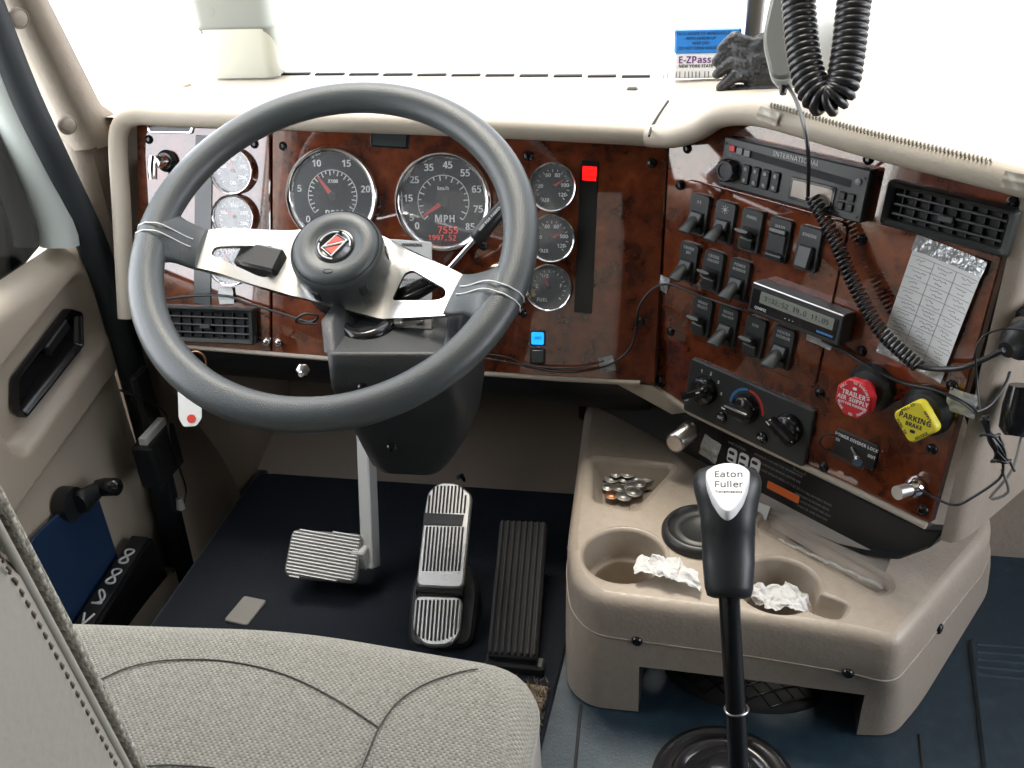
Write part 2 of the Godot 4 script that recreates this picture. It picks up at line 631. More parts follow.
	# panes and lights
	m = mat("glass", Color(0.93, 0.97, 0.96, 0.05), 0.02)
	m.transparency = BaseMaterial3D.TRANSPARENCY_ALPHA
	m = mat("dimming_glass", Color(0.10, 0.13, 0.12, 0.58), 0.02)  # windshield tint added to cut the daylight entering the cab
	m.transparency = BaseMaterial3D.TRANSPARENCY_ALPHA
	m = mat("lens", Color(0.95, 0.97, 0.97, 0.06), 0.03)
	m.transparency = BaseMaterial3D.TRANSPARENCY_ALPHA
	m = mat("tint", Color(0.03, 0.05, 0.05, 0.9), 0.05)
	m.transparency = BaseMaterial3D.TRANSPARENCY_ALPHA
	m = mat("red_lit", lin(0.5, 0.02, 0.02), 0.4)
	m.emission_enabled = true; m.emission = Color(1.0, 0.05, 0.04); m.emission_energy_multiplier = 0.30
	m = mat("blue_lit", lin(0.03, 0.2, 0.6), 0.4)
	m.emission_enabled = true; m.emission = Color(0.08, 0.55, 1.0); m.emission_energy_multiplier = 0.24
	m = mat("digits_lit", lin(0.4, 0.05, 0.02), 0.5)
	m.emission_enabled = true; m.emission = Color(1.0, 0.2, 0.06); m.emission_energy_multiplier = 0.10
	# outside
	m = mat("hood_white", lin(0.80, 0.80, 0.79), 0.3)
	m = mat("concrete", lin(0.42, 0.41, 0.38), 0.9)
	m.roughness = 0.95

# ------------------------------------------------------------------ camera, light, exposure
func set_view():
	var cam := Camera3D.new()
	cam.name = "camera"
	add_child(cam)
	cam.transform = Transform3D(Basis(R, U, -F), C)
	cam.fov = rad_to_deg(2.0 * atan(384.0 / FPX))
	cam.near = 0.02
	cam.far = 400.0
	cam.current = true
	var we := WorldEnvironment.new()
	we.name = "sky"
	var env := Environment.new()
	env.background_mode = Environment.BG_SKY
	var sm := ProceduralSkyMaterial.new()
	sm.sky_top_color = Color(0.95, 0.965, 1.0)
	sm.sky_horizon_color = Color(0.99, 0.99, 1.0)
	sm.ground_horizon_color = Color(0.78, 0.78, 0.76)
	sm.ground_bottom_color = Color(0.66, 0.66, 0.64)
	sm.sun_angle_max = 1.0
	var sk := Sky.new()
	sk.sky_material = sm
	env.sky = sk
	env.background_energy_multiplier = 1.0
	env.tonemap_mode = Environment.TONE_MAPPER_LINEAR
	env.tonemap_exposure = 8.6
	env.sdfgi_enabled = true
	env.ssao_enabled = true
	env.ssil_enabled = true
	we.environment = env
	add_child(we)
	var sun := DirectionalLight3D.new()
	sun.name = "sun"
	sun.light_color = Color(1.0, 0.97, 0.92)
	sun.light_energy = 0.4
	sun.light_angular_distance = 20.0
	sun.shadow_enabled = true
	add_child(sun)
	sun.look_at_from_position(Vector3(-0.5, 4.0, -1.35), Vector3.ZERO)

# ------------------------------------------------------------------ the cab shell
const FLOOR := 0.22
const DB := -0.02          # foot of the doors, below the floor
const XL := -0.86
const XR := 1.45
func make_shell():
	var st := S()
	box(st, T(Vector3(0, -1.3, -20)), Vector3(300, 0.1, 300), 0)
	struct("ground", st, MT.concrete)
	st = S()
	box(st, T(Vector3((-0.70 + XR) / 2, FLOOR - 0.02, 0.42)), Vector3(XR + 0.70, 0.04, 4.04), 0)
	struct("floor", st, MT.rubber_floor)
	st = S()
	box(st, T(Vector3(-0.705, 0.09, -0.15)), Vector3(0.02, 0.27, 2.9), 0.003)
	struct("sill", st, MT.rubber_floor)
	st = S()
	box(st, T(Vector3(-0.82, -0.06, -0.15)), Vector3(0.26, 0.04, 2.9), 0)
	struct("step", st, MT.rubber_floor)
	st = S()
	sheet(st, func(u, v):
		var y := lerpf(-0.05, 0.52, v)
		return Vector3(lerpf(XL - 0.06, XL + 0.037 + 0.10 * smoothstep(0.50, 0.20, y), u), y, -1.200 - 0.012 * u * u), 8, 24, Vector3(0, 0, 1))
	sheet(st, func(u, v): return Vector3(lerpf(XL - 0.06, -0.72, u), lerpf(-0.05, 0.24, v), -1.235), 1, 1, Vector3(0, 0, -1))
	struct("wall_kick_return", st, MT.brown_panel)
	st = S()
	box(st, T(Vector3(-0.700, FLOOR + 0.001, -0.98)), Vector3(0.018, 0.008, 0.10), 0.002)
	struct("sill_strip", st, MT.plate_grey)
	# footwell mat: the shade under the dash is put into its near-black colour
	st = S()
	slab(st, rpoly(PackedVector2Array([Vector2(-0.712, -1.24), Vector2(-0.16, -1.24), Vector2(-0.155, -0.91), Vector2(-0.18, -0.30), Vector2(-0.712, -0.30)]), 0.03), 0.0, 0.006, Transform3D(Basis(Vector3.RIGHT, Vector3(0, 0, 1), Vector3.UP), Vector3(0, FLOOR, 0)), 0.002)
	one("shaded_footwell_mat", st, MT.shaded_mat_rubber, "rubber mat under the three pedals with the footwell shade put into its colour", "floor mat")
	# firewall, sloped toe board, walls, roof
	st = S()
	box(st, T(Vector3((XL + XR) / 2, 0.40, -1.50)), Vector3(XR - XL + 0.2, 0.60, 0.05), 0)
	struct("firewall", st, MT.brown_panel)
	st = S()
	quad(st, Vector3(XL, FLOOR, -1.24), Vector3(-0.17, FLOOR, -1.24), Vector3(-0.17, 0.38, -1.475), Vector3(XL, 0.38, -1.475), Vector3(0, 1, 1))
	quad(st, Vector3(XL, FLOOR - 0.04, -1.24), Vector3(-0.17, FLOOR - 0.04, -1.24), Vector3(-0.17, 0.32, -1.50), Vector3(XL, 0.32, -1.50), Vector3(0, -1, -1))
	struct("toe_board", st, MT.brown_panel)
	# left kick panel with its bulge, ahead of the door
	st = S()
	sheet(st, func(u, v):
		var z := lerpf(-1.195, -1.49, u)
		var y := lerpf(0.0, 0.78, v)
		var d := Vector2((z + 1.34) / 0.09, (y - 0.36) / 0.10).length()
		return Vector3(XL + 0.035 + u * 0.05 + 0.045 * exp(-d * d) + 0.10 * smoothstep(0.50, 0.20, y), y, z), 24, 50, Vector3.RIGHT)
	sheet(st, func(u, v): return Vector3(XL - 0.05, lerpf(0.0, 0.78, v), lerpf(-1.195, -1.49, u)), 1, 1, Vector3.LEFT)
	struct("wall_kick_panel", st, MT.brown_panel)
	st = S()
	box(st, T(Vector3(XL - 0.03, 0.85, 1.20)), Vector3(0.05, 1.8, 2.44), 0)
	box(st, T(Vector3(XL - 0.031, 1.20, -0.28)), Vector3(0.05, 1.10, 0.52), 0)
	struct("wall_left", st, MT.darkened_liner)
	st = S()
	box(st, T(Vector3(XR + 0.025, 0.38, 0.42)), Vector3(0.05, 0.60, 3.94), 0)
	box(st, T(Vector3(XR + 0.026, 1.22, 1.26)), Vector3(0.05, 1.10, 2.32), 0)
	box(st, T(Vector3(XR + 0.027, 1.62, -0.55)), Vector3(0.05, 0.32, 1.40), 0)
	struct("wall_right", st, MT.darkened_liner)
	st = S()
	box(st, T(Vector3((XL + XR) / 2, 1.78, -0.45)), Vector3(XR - XL + 0.2, 0.05, 1.10), 0)
	quad(st, Vector3(XL - 0.1, 1.55, -1.06), Vector3(XR + 0.1, 1.55, -1.06), Vector3(XR + 0.1, 1.76, -0.95), Vector3(XL - 0.1, 1.76, -0.95), Vector3(0, -1, 1))
	quad(st, Vector3(XL - 0.1, 1.57, -1.09), Vector3(XR + 0.1, 1.57, -1.09), Vector3(XR + 0.1, 1.80, -0.97), Vector3(XL - 0.1, 1.80, -0.97), Vector3(0, 1, -1))
	struct("ceiling", st, MT.headliner)
	st = S()
	box(st, T(Vector3((XL + XR) / 2, 1.781, 1.26)), Vector3(XR - XL + 0.2, 0.05, 2.32), 0)
	struct("ceiling", st, MT.darkened_liner)  # unseen rear ceiling, made dark so the wood mirrors no pale patch
	st = S()
	box(st, T(Vector3((XL + XR) / 2, 0.95, 2.40)), Vector3(XR - XL + 0.2, 1.7, 0.05), 0)
	struct("wall_rear", st, MT.darkened_liner)
	# passenger side of the dash: a low wall and the overhanging lower dash
	st = S()
	box(st, T(Vector3(0.90, 0.28, -1.195)), Vector3(1.20, 0.14, 0.05), 0.006)
	struct("wall_passenger_toe", st, MT.beige)
	# windshield: two panes and the dark centre post
	var bl := Vector3(XL, 0.80, -1.56)
	var tl := Vector3(XL, 1.56, -1.04)
	var br := Vector3(XR, 0.80, -1.56)
	var tr := Vector3(XR, 1.56, -1.04)
	var pb := onz(752, 42, -1.52)
	var pf := (pb.x - XL) / (XR - XL)
	var ws := thing("windshield", "two-piece windshield with dark centre post above the dashboard", "windshield")
	for k in 2:
		st = S()
		var f0: float = [0.0, pf][k]
		var f1: float = [pf, 1.0][k]
		quad(st, bl.lerp(br, f0), bl.lerp(br, f1), tl.lerp(tr, f1), tl.lerp(tr, f0), Vector3(0, -0.5, 1))
		mk("pane", st, MT.dimming_glass, ws)
	st = S()
	tube(st, [bl.lerp(br, pf) + Vector3(0, -0.02, 0.02), tl.lerp(tr, pf) + Vector3(0, 0, 0.02)], 0.012, 10)
	mk("centre_post", st, MT.hose, ws)
	# hood outside
	st = S()
	sheet(st, func(u, v):
		var x := lerpf(-0.75, 1.35, u)
		var e := absf(u - 0.5) * 2.0
		return Vector3(x, 0.66 - 0.10 * v - 0.12 * pow(e, 4) + 0.03 * exp(-pow((u - 0.5) * 9.0, 2)), lerpf(-1.60, -3.1, v)), 40, 12, Vector3.UP)
	sheet(st, func(u, v): return Vector3(lerpf(-0.75, 1.35, u), lerpf(0.56 - 0.12 * pow(absf(u - 0.5) * 2.0, 4), -0.5, v), -3.1 - 0.25 * v * v), 20, 6, Vector3(0, 0, -1))
	one("truck_hood", st, MT.hood_white, "white painted truck hood outside beyond the windshield", "hood")

func make_pillar():
	# beige pillar trim with two screw caps, the corner piece below it and the black door seal
	var t := thing("windshield_pillar", "beige windshield pillar trim with two round screw caps beside black door seal", "pillar")
	var st := S()
	var low_o := onx(74, 148, XL + 0.005)
	var low_i := onx(112, 128, XL + 0.03)
	var top_o := onx(0, -5, XL + 0.005)
	var top_i := onx(42, -5, XL + 0.03)
	var up := (top_o - low_o)
	var upi := (top_i - low_i)
	var rings := []
	for k in 12:
		var f: float = -0.02 + k * 0.25
		var a: Vector3 = low_o + up * f
		var b: Vector3 = low_i + upi * f
		var out := Vector3(0.05, 0, 0.02)
		var g := b - a
		if k == 0:
			g += Vector3(0.03, 0.0, -0.03)
		rings.append(PackedVector3Array([a, a + out * 0.5 + g * 0.15, a + out * 0.62 + g * 0.4, a + out * 0.55 + g * 0.75, a + g, a + g * 1.05 + Vector3(-0.05, 0, -0.05), a + Vector3(-0.06, 0, -0.03)]))
	loft(st, rings)
	mk("trim", st, MT.beige, t)
	for q in [[22, 20], [71, 127]]:
		st = S()
		var p := onx(q[0], q[1], XL + 0.033)
		var n := (C - p).normalized()
		n = (n + Vector3(0.9, 0.0, 0.2)).normalized()
		var xx := up.normalized()
		var yy := n.cross(xx).normalized()
		n = xx.cross(yy)
		lathe(st, [Vector2(0.0150, -0.014), Vector2(0.0150, -0.005), Vector2(0.0135, -0.003), Vector2(0.0128, -0.0055), Vector2(0.0118, -0.0035), Vector2(0.006, -0.0015), Vector2(0, -0.001)], 24, Transform3D(Basis(xx * 0.85, yy * 0.85, n * 0.6), p - n * 0.004), 60)
		mk("screw_cap", st, MT.beige, t)
	# corner piece between pillar and dash end
	st = S()
	var c0 := onx(75, 150, XL + 0.01)
	var c1 := onx(118, 128, XL + 0.035)
	var c2 := onx(120, 160, XL + 0.05)
	var lowz := -1.20
	rings = []
	for k in 7:
		var f: float = k / 6.0
		var y: float = lerpf(c1.y + 0.0, 0.50, f)
		var off: float = 0.0 if k > 0 else 0.014
		rings.append(PackedVector3Array([Vector3(XL - 0.02, y, lowz + 0.010 - off), Vector3(XL + 0.02 - off, y, lowz + 0.006 - off), Vector3(XL + 0.048, y, lowz - 0.03), Vector3(XL + 0.062, y, lowz - 0.075), Vector3(XL + 0.062, y, lowz - 0.16), Vector3(XL - 0.02, y, lowz - 0.16)]))
	loft(st, rings)
	mk("corner_trim", st, MT.beige, t)
	# black rubber seal following the door opening
	st = S()
	var pts := []
	for q in [[-20, -10], [20, 90], [55, 165], [88, 235], [112, 300], [140, 400], [165, 500], [190, 605], [196, 640]]:
		pts.append(onx(q[0], q[1], XL + 0.012))
	tube(st, curve(pts, 0.02), 0.021, 12)
	var seal := one("door_seal", st, MT.seal, "black rubber door seal running down the door opening edge", "seal")

func make_door():
	# inner panel in the plane x = XL between the seal and the seat, window frame above it
	var t := thing("cab_door", "beige cab door with recessed black pull, black window crank and map pocket", "door", T(Vector3(XL, DB, -1.18)))
	var o := Vector3(XL, DB, -1.18)
	var sill := 0.66
	var hc := onx(80, 320, XL)           # grip recess
	var hd := onx(20, 400, XL)
	var st := S()
	var crest := [onx(112, 380, XL), onx(30, 495, XL)]
	var fn := func(z: float, y: float) -> float:       # how far the panel stands into the cab
		var d := 0.0
		# rounded top ledge
		var tt := (sill - y) / 0.035
		d -= 0.030 * clampf(1.0 - tt, 0.0, 1.0) * clampf(1.0 - tt, 0.0, 1.0)
		# armrest step: below the crease the panel is set in
		var k := clampf((z - crest[0].z) / (crest[1].z - crest[0].z), -0.3, 3.0)
		var cy := lerpf(crest[0].y, crest[1].y, k)
		d -= 0.016 * smoothstep(0.004, -0.004, y - cy)
		# dished recess round the pull
		var ac := (hc + hd) * 0.5
		var ad := (hd - hc)
		var dir := Vector2(ad.z, ad.y).normalized()
		var rel := Vector2(z - ac.z, y - ac.y)
		var q := Vector2(absf(rel.dot(dir)) - 0.105, absf(rel.dot(Vector2(-dir.y, dir.x)) + 0.006) - 0.032)
		var sd := Vector2(maxf(q.x, 0), maxf(q.y, 0)).length() + minf(maxf(q.x, q.y), 0.0) - 0.022
		d -= 0.026 * smoothstep(0.009, -0.009, sd)
		# pocket opening below
		return d
	sheet(st, func(u, v):
		var z := lerpf(-1.178, 0.0, u)
		var y := lerpf(DB + 0.01, sill, v)
		return Vector3(fn.call(z, y), y - DB, z + 1.18), 220, 170, Vector3.RIGHT)
	sheet(st, func(u, v): return Vector3(-0.07, lerpf(0.01, sill - DB, v), lerpf(0.002, 1.18, u)), 1, 1, Vector3.LEFT)
	quad(st, Vector3(-0.03, sill - DB, 0.002), Vector3(-0.03, sill - DB, 1.18), Vector3(-0.07, sill - DB, 1.18), Vector3(-0.07, sill - DB, 0.002), Vector3.UP)
	quad(st, Vector3(0, 0.01, 0.002), Vector3(-0.03, sill - DB, 0.002), Vector3(-0.07, sill - DB, 0.002), Vector3(-0.07, 0.01, 0.002), Vector3(0, 0, -1))
	mk("door_panel", st, MT.door_beige, t)
	# black pull cup in the recess
	var hp := onx(46, 354, XL - 0.018) - o
	var e1 := (onx(74, 322, XL - 0.012) - onx(17, 402, XL - 0.012))
	var ex := Vector3(0, e1.y, e1.z).normalized()
	var ey := Vector3.RIGHT.cross(ex)
	var hf := Transform3D(Basis(ex, ey, Vector3.RIGHT), hp)
	st = S()
	var outl := rpoly(los(Transform3D(hf.basis, hp + o), [[13, 378], [66, 308], [79, 312], [80, 346], [22, 419], [13, 410]]), 0.006)
	var inn := inset(outl, 0.006)
	var deep := inset(outl, 0.010)
	var lev := [[outl, -0.004], [outl, 0.006], [inset(outl, 0.002), 0.008], [inn, 0.006], [deep, -0.006]]
	var rr := []
	for l in lev:
		var r := PackedVector3Array()
		for p in l[0]:
			r.append(hf * Vector3(p.x, p.y, l[1]))
		rr.append(r)
	loft(st, rr, false, true)
	var pull := mk("door_pull", st, MT.black_gloss, t)
	st = S()
	box(st, hf * TR(Vector3(0.030, 0.004, 0.001), Vector3(0, 0, 0)), Vector3(0.06, 0.018, 0.010), 0.003)
	mk("latch_lever", st, MT.black, pull)
	# window crank
	var cb := onx(62, 503, XL - 0.012) - o
	var ck := onx(104, 487, XL + 0.03) - o
	st = S()
	var cf := Transform3D(Basis(Vector3(0, 0, 1), Vector3(0, 1, 0), Vector3(-1, 0, 0)), cb)
	tube(st, [cb, cb + Vector3(0.02, 0, 0)], 0.024, 20)
	var crank := mk("window_crank", st, MT.black, t)
	st = S()
	var dirk := (ck - cb)
	var rings := []
	for k in 8:
		var f := k / 7.0
		var cen := cb + Vector3(0.026, 0, 0) + Vector3(0.012 * f, dirk.y * f, dirk.z * f)
		var w := lerpf(0.022, 0.011, f) * (0.75 if k == 0 else 1.0)
		rings.append(ring_of(cen, Vector3(0, dirk.z, -dirk.y).normalized() * w, Vector3.RIGHT * lerpf(0.011, 0.008, f), 12))
	loft(st, rings)
	mk("crank_arm", st, MT.black, crank)
	st = S()
	tube(st, [ck + Vector3(-0.012, 0, 0), ck + Vector3(0.0, 0, 0), ck + Vector3(0.022, 0.002, 0), ck + Vector3(0.026, 0.002, 0)], [0.010, 0.0135, 0.0125, 0.008], 16)
	mk("crank_knob", st, MT.black_gloss, crank)
	# map pocket: a beige lip standing off the door
	st = S()
	var pk := [onx(183, 600, XL + 0.05) - o, onx(170, 560, XL + 0.05) - o]
	sheet(st, func(u, v):
		var z := lerpf(0.045, 0.62, u)
		var y := lerpf(0.0, 0.155 - 0.05 * exp(-u * 14.0), v)
		return Vector3(0.060 - 0.060 * exp(-u * 26.0), y + 0.012, z), 40, 6, Vector3.RIGHT)
	sheet(st, func(u, v):
		var z := lerpf(0.045, 0.62, u)
		var y := lerpf(0.0, 0.155 - 0.05 * exp(-u * 14.0), v)
		return Vector3(0.054 - 0.060 * exp(-u * 26.0), y + 0.012, z), 40, 6, Vector3.LEFT)
	mk("map_pocket", st, MT.door_beige, t)
	# pale painted window frame and the dark vent pane in it
	st = S()
	var fp := []
	for q in [[-60, -45], [-15, 55], [20, 130], [44, 185], [56, 222], [60, 246]]:
		fp.append(onx(q[0], q[1], XL - 0.01) - o)
	rings = []
	var cp := curve(fp, 0.015)
	for i in cp.size():
		var tt: Vector3 = (cp[min(i + 1, cp.size() - 1)] - cp[max(i - 1, 0)]).normalized()
		var s := tt.cross(Vector3.RIGHT).normalized()
		rings.append(ring_of(cp[i], s * 0.024, Vector3.RIGHT * 0.026, 16))
	loft(st, rings)
	mk("window_frame", st, MT.pale_frame, t)
	st = S()
	box(st, T(Vector3(-0.02, sill - DB + 0.42, 0.64)), Vector3(0.05, 0.86, 0.05), 0.01)
	mk("window_frame", st, MT.pale_frame, t)
	st = S()
	box(st, T(Vector3(-0.02, 1.63, 0.50)), Vector3(0.05, 0.05, 0.50), 0.01)
	mk("window_frame", st, MT.pale_frame, t)
	st = S()
	box(st, T(Vector3(-0.052, sill - DB + 0.004, 0.62)), Vector3(0.030, 0.014, 1.05), 0.004)
	mk("sill_seal", st, MT.seal, t)
	st = S()
	box(st, T(Vector3(-0.055, 1.14, 0.33)), Vector3(0.004, 0.95, 0.62), 0.0)
	mk("window_pane", st, MT.glass, t)
	st = S()
	var vp := []
	for q in [[-14, 80], [-4, 88], [18, 135], [42, 190], [40, 246], [-6, 300], [-14, 305]]:
		vp.append(onx(q[0], q[1], XL - 0.03) - o)
	var v2 := PackedVector2Array()
	for p in vp:
		v2.append(Vector2(p.z, p.y))
	slab(st, v2, 0.0, 0.004, Transform3D(Basis(Vector3(0, 0, 1), Vector3(0, 1, 0), Vector3(1, 0, 0)), Vector3(-0.034, 0, 0)), 0.0)
	mk("vent_pane", st, MT.tint, t)
	# roof rail above the door
	st = S()
	box(st, T(Vector3(XL - 0.032, 1.58, -0.85)), Vector3(0.05, 0.38, 0.80), 0)
	struct("wall_roof_rail", st, MT.darkened_liner)
	# things in the map pocket
	var bt := onx(150, 537, XL + 0.035)
	var bw := onx(134, 533, XL + 0.0)
	st = S()
	var bdir := (onx(105, 608, XL + 0.035) - bt)
	bdir = Vector3(0, bdir.y, bdir.z).normalized()
	var ny := Vector3.RIGHT.cross(bdir).normalized()
	var len_ := 0.30
	var bfr := Transform3D(Basis(bdir, Vector3.RIGHT, bdir.cross(Vector3.RIGHT)), Vector3(XL + 0.022, bt.y, bt.z))
	var upv := bfr.basis.z
	var bk := thing("ring_binder", "black ring binder with white hand-drawn digits on spine in door pocket", "binder", bfr)
	var sgn := 1.0 if upv.y > 0 else -1.0
	st = S()
	box(st, T(Vector3(len_ / 2, 0, -0.055 * sgn)), Vector3(len_, 0.036, 0.11), 0.003)
	mk("cover", st, MT.black_gloss, bk)
	st = S()
	box(st, T(Vector3(len_ / 2, -0.002, 0.0015 * sgn)), Vector3(len_ - 0.004, 0.028, 0.003), 0.001)
	var sp := mk("spine", st, MT.black, bk)
	st = S()
	var k0 := 0
	for g in [[0.045, 0], [0.085, 0], [0.128, 1], [0.165, 2]]:
		var pts := []
		for i in 33:
			var a := TAU * i / 32.0
			var q := Vector2.ZERO
			if g[1] == 0: q = Vector2(sin(a) * 0.014, sin(2 * a) * 0.007)
			elif g[1] == 1: q = Vector2(sin(a) * 0.012 + 0.004 * cos(2 * a), sin(2 * a + 0.9) * 0.007)
			else: q = Vector2(0.010 - absf(i - 16) / 16.0 * 0.02, (i - 16) / 16.0 * 0.008)
			pts.append(Vector3(g[0] + q.x, -0.002 + q.y, 0.0036 * sgn))
		tube(st, pts, 0.0018, 5)
	mk("marker_digits", st, MT.white, sp)
	st = S()
	var bp := onx(72, 560, XL - 0.008)
	slab(st, rpoly(PackedVector2Array([Vector2(-1.045, 0.02), Vector2(-1.045, 0.335), Vector2(-0.90, 0.345), Vector2(-0.80, 0.30), Vector2(-0.80, 0.02)]), 0.02), 0.0, 0.004, Transform3D(Basis(Vector3(0, 0, 1), Vector3(0, 1, 0), Vector3(1, 0, 0)), Vector3(XL - 0.006, 0, 0)), 0.001)
	one("blue_folder", st, MT.blue_folder, "plain dark blue folder standing against the door behind black binder", "folder")

# ------------------------------------------------------------------ dashboard
func wl(x: float, y: float, w := 0.0) -> Vector3:            # a pixel on the control panel's plane, in the world
	return onp(x, y, WF.origin + WF.basis.z * w, WF.basis.z)
func ml(x: float, y: float, w := 0.0) -> Vector3:
	return onp(x, y, MF.origin + MF.basis.z * w, MF.basis.z)
var lip_m := []
var lip_w := []
func make_dashboard():
	var t := thing("dashboard", "beige moulded dashboard with padded brow, deep top and black lower panels", "dashboard")
	# brow: a rounded lip over the instrument panel, down its left end
	for q in [[127, 318], [124, 260], [121, 200], [118, 150], [121, 126], [136, 116], [170, 117], [300, 121], [450, 126], [600, 133], [650, 136]]:
		lip_m.append(ml(q[0], q[1], 0.022))
	var st := S()
	tube(st, curve(lip_m, 0.012), 0.0125, 14)
	mk("brow", st, MT.beige_dash, t)
	for q in [[648, 137], [675, 136], [698, 129], [720, 116], [748, 113], [778, 118], [866, 143], [950, 164], [1026, 183], [1060, 193]]:
		lip_w.append(wl(q[0], q[1], 0.026))
	lip_w[0] = lip_m[-1]
	st = S()
	tube(st, curve(lip_w, 0.010), 0.0135, 14)
	mk("brow", st, MT.beige_dash, t)
	# the top: a skin from the brow back to the windshield
	var front := curve(lip_m.slice(4), 0.02) + curve(lip_w, 0.02).slice(1)
	st = S()
	var n := front.size()
	var rows := []
	for i in n:
		var p: Vector3 = front[i] + Vector3(0, 0.010, -0.004)
		var f := float(i) / (n - 1)
		var back := Vector3(p.x * 1.06, 0.792, -1.555)
		if p.z > -1.15:
			back.x = p.x + 0.30
		var row := PackedVector3Array()
		for k in 9:
			var g := k / 8.0
			var q := p.lerp(back, g)
			q.y = lerpf(p.y, back.y, smoothstep(0.0, 1.0, g))
			row.append(q)
		rows.append(row)
	var first := PackedVector3Array()
	for k in 9:
		var q: Vector3 = rows[0][k]
		first.append(Vector3(XL - 0.06, q.y, lerpf(-1.23, -1.56, k / 8.0)))
	rows.insert(0, first)
	n += 1
	group_no += 1
	st.set_smooth_group(group_no)
	for i in n - 1:
		for k in 8:
			quad(st, rows[i][k], rows[i + 1][k], rows[i + 1][k + 1], rows[i][k + 1], Vector3.UP)
	for i in n - 1:       # underside, so that the top has thickness
		for k in 8:
			var dn := Vector3(0, -0.012, 0)
			quad(st, rows[i][k] + dn, rows[i + 1][k] + dn, rows[i + 1][k + 1] + dn, rows[i][k + 1] + dn, Vector3.DOWN)
	mk("top_pad", st, MT.beige_dash, t)
	# passenger's part of the top, right of the angled brow
	st = S()
	var e: Vector3 = lip_w[-1]
	slab(st, PackedVector2Array([Vector2(e.x + 0.004, -e.z), Vector2(e.x + 0.25, -e.z + 0.19), Vector2(XR, -e.z + 0.19), Vector2(XR, 1.55), Vector2(e.x + 0.26, 1.55)]), -0.02, 0.0, Transform3D(Basis(Vector3.RIGHT, Vector3(0, 0, -1), Vector3.UP), Vector3(0, e.y + 0.006, 0)), 0.004)
	mk("top_pad", st, MT.beige_dash, t)
	# seam in the top where the two brows meet
	st = S()
	var s0 := ony(650, 131, lip_m[-1].y + 0.0135)
	tube(st, curve([ony(649, 136, lip_m[-1].y + 0.0125), ony(653, 124, 0.808), ony(668, 101, 0.806)]), 0.0016, 5)
	mk("seam", st, MT.black_matt, t)
	# defroster slots at the foot of the glass
	for k in 11:
		var x0 := 282.0 + k * 34.0
		if x0 > 645: break
		st = S()
		var a := ony(x0, 73.5 + (x0 - 275) * 0.0085, 0.7935)
		var b := ony(x0 + 28, 73.5 + (x0 + 28 - 275) * 0.0085, 0.7935)
		box(st, T((a + b) / 2), Vector3(a.distance_to(b), 0.004, 0.010), 0.001)
		mk("defroster_slot", st, MT.black_matt, t)
	st = S()
	box(st, T(ony(632, 91, 0.795)), Vector3(0.016, 0.010, 0.016), 0.003)
	mk("sun_sensor", st, MT.seal, t)
	for q in [[186, 86], [186, 101]]:
		st = S()
		lathe(st, [Vector2(0.008, 0), Vector2(0.008, 0.004), Vector2(0.005, 0.006), Vector2(0, 0.0065)], 14, Transform3D(Basis(Vector3.RIGHT, Vector3(0, 0, -1), Vector3.UP), ony(q[0], q[1], 0.797)))
		mk("plug_cap", st, MT.beige_dash, t)
	# unseen dark core added behind the panels to stop light coming through
	st = S()
	box(st, T(Vector3(-0.38, 0.64, -1.43)), Vector3(0.86, 0.22, 0.20), 0.0)
	mk("light_block", st, MT.black_matt, t)
	# trim strips under the wood
	st = S()
	var tp := []
	for q in [[176, 346], [320, 358], [475, 373], [560, 379], [618, 382], [640, 383]]:
		tp.append(ml(q[0], q[1], 0.002))
	tube(st, tp, 0.0034, 8)
	mk("trim_strip", st, MT.beige_dash, t)
	st = S()
	tp = []
	for q in [[656, 388], [690, 412], [760, 446], [850, 488], [926, 526]]:
		tp.append(wl(q[0], q[1], 0.002))
	tube(st, tp, 0.0040, 8)
	mk("trim_strip", st, MT.beige_dash, t)
	st = S()
	slab(st, los(MF, [[612, 381], [652, 385], [686, 412], [672, 414]], -0.004), -0.012, -0.001, MF, 0.001)
	mk("corner_trim", st, MT.beige_dash, t)
	# black lower panel under the instruments
	st = S()
	var a0 := ml(130, 340, -0.004)
	var a1 := ml(640, 386, -0.004)
	sheet(st, func(u, v):
		var x := lerpf(-0.80, -0.07, u)
		var ya := lerpf(ml(176, 347).y, a1.y, clampf((x + 0.74) / 0.66, 0, 1)) - 0.002
		var za := lerpf(ml(176, 347).z, a1.z, clampf((x + 0.74) / 0.66, 0, 1)) - 0.006
		return Vector3(x, ya - 0.075 * v, za - 0.010 - 0.045 * v * v), 20, 8, Vector3(0, 0.2, 1))
	mk("lower_panel", st, MT.black, t)
	st = S()
	slab(st, rpoly(los(WF, [[600, 386], [655, 389], [690, 416], [925, 530], [944, 531], [930, 548], [898, 560], [862, 556], [690, 478], [578, 419], [578, 390]], -0.010), 0.004), -0.03, -0.010, WF, 0.002)
	mk("lower_panel", st, MT.black, t)
	# right end of the centre stack: a beige face turning away to the passenger's side
	st = S()
	var r0: Vector3 = wl(1024, 188, 0.01)
	var r1: Vector3 = wl(929, 524, 0.004)
	var r2: Vector3 = wl(940, 540, -0.01)
	var dirs := [Vector3.ZERO, Vector3(0.010, 0, 0.004), Vector3(0.022, 0, -0.002), Vector3(0.034, 0, -0.014), Vector3(0.16, 0, -0.17), Vector3(0.22, 0, -0.25)]
	var rows2 := []
	for d in dirs:
		var row := PackedVector3Array()
		for k in 9:
			row.append(r0.lerp(r2, k / 8.0) + d)
		rows2.append(row)
	group_no += 1
	st.set_smooth_group(group_no)
	for i in dirs.size() - 1:
		for k in 8:
			quad(st, rows2[i][k], rows2[i + 1][k], rows2[i + 1][k + 1], rows2[i][k + 1], Vector3(0.6, 0, 1))
	mk("end_trim", st, MT.beige, t)
	st = S()
	box(st, T(Vector3(1.0, 0.575, -1.26)), Vector3(0.95, 0.45, 0.24), 0.02)
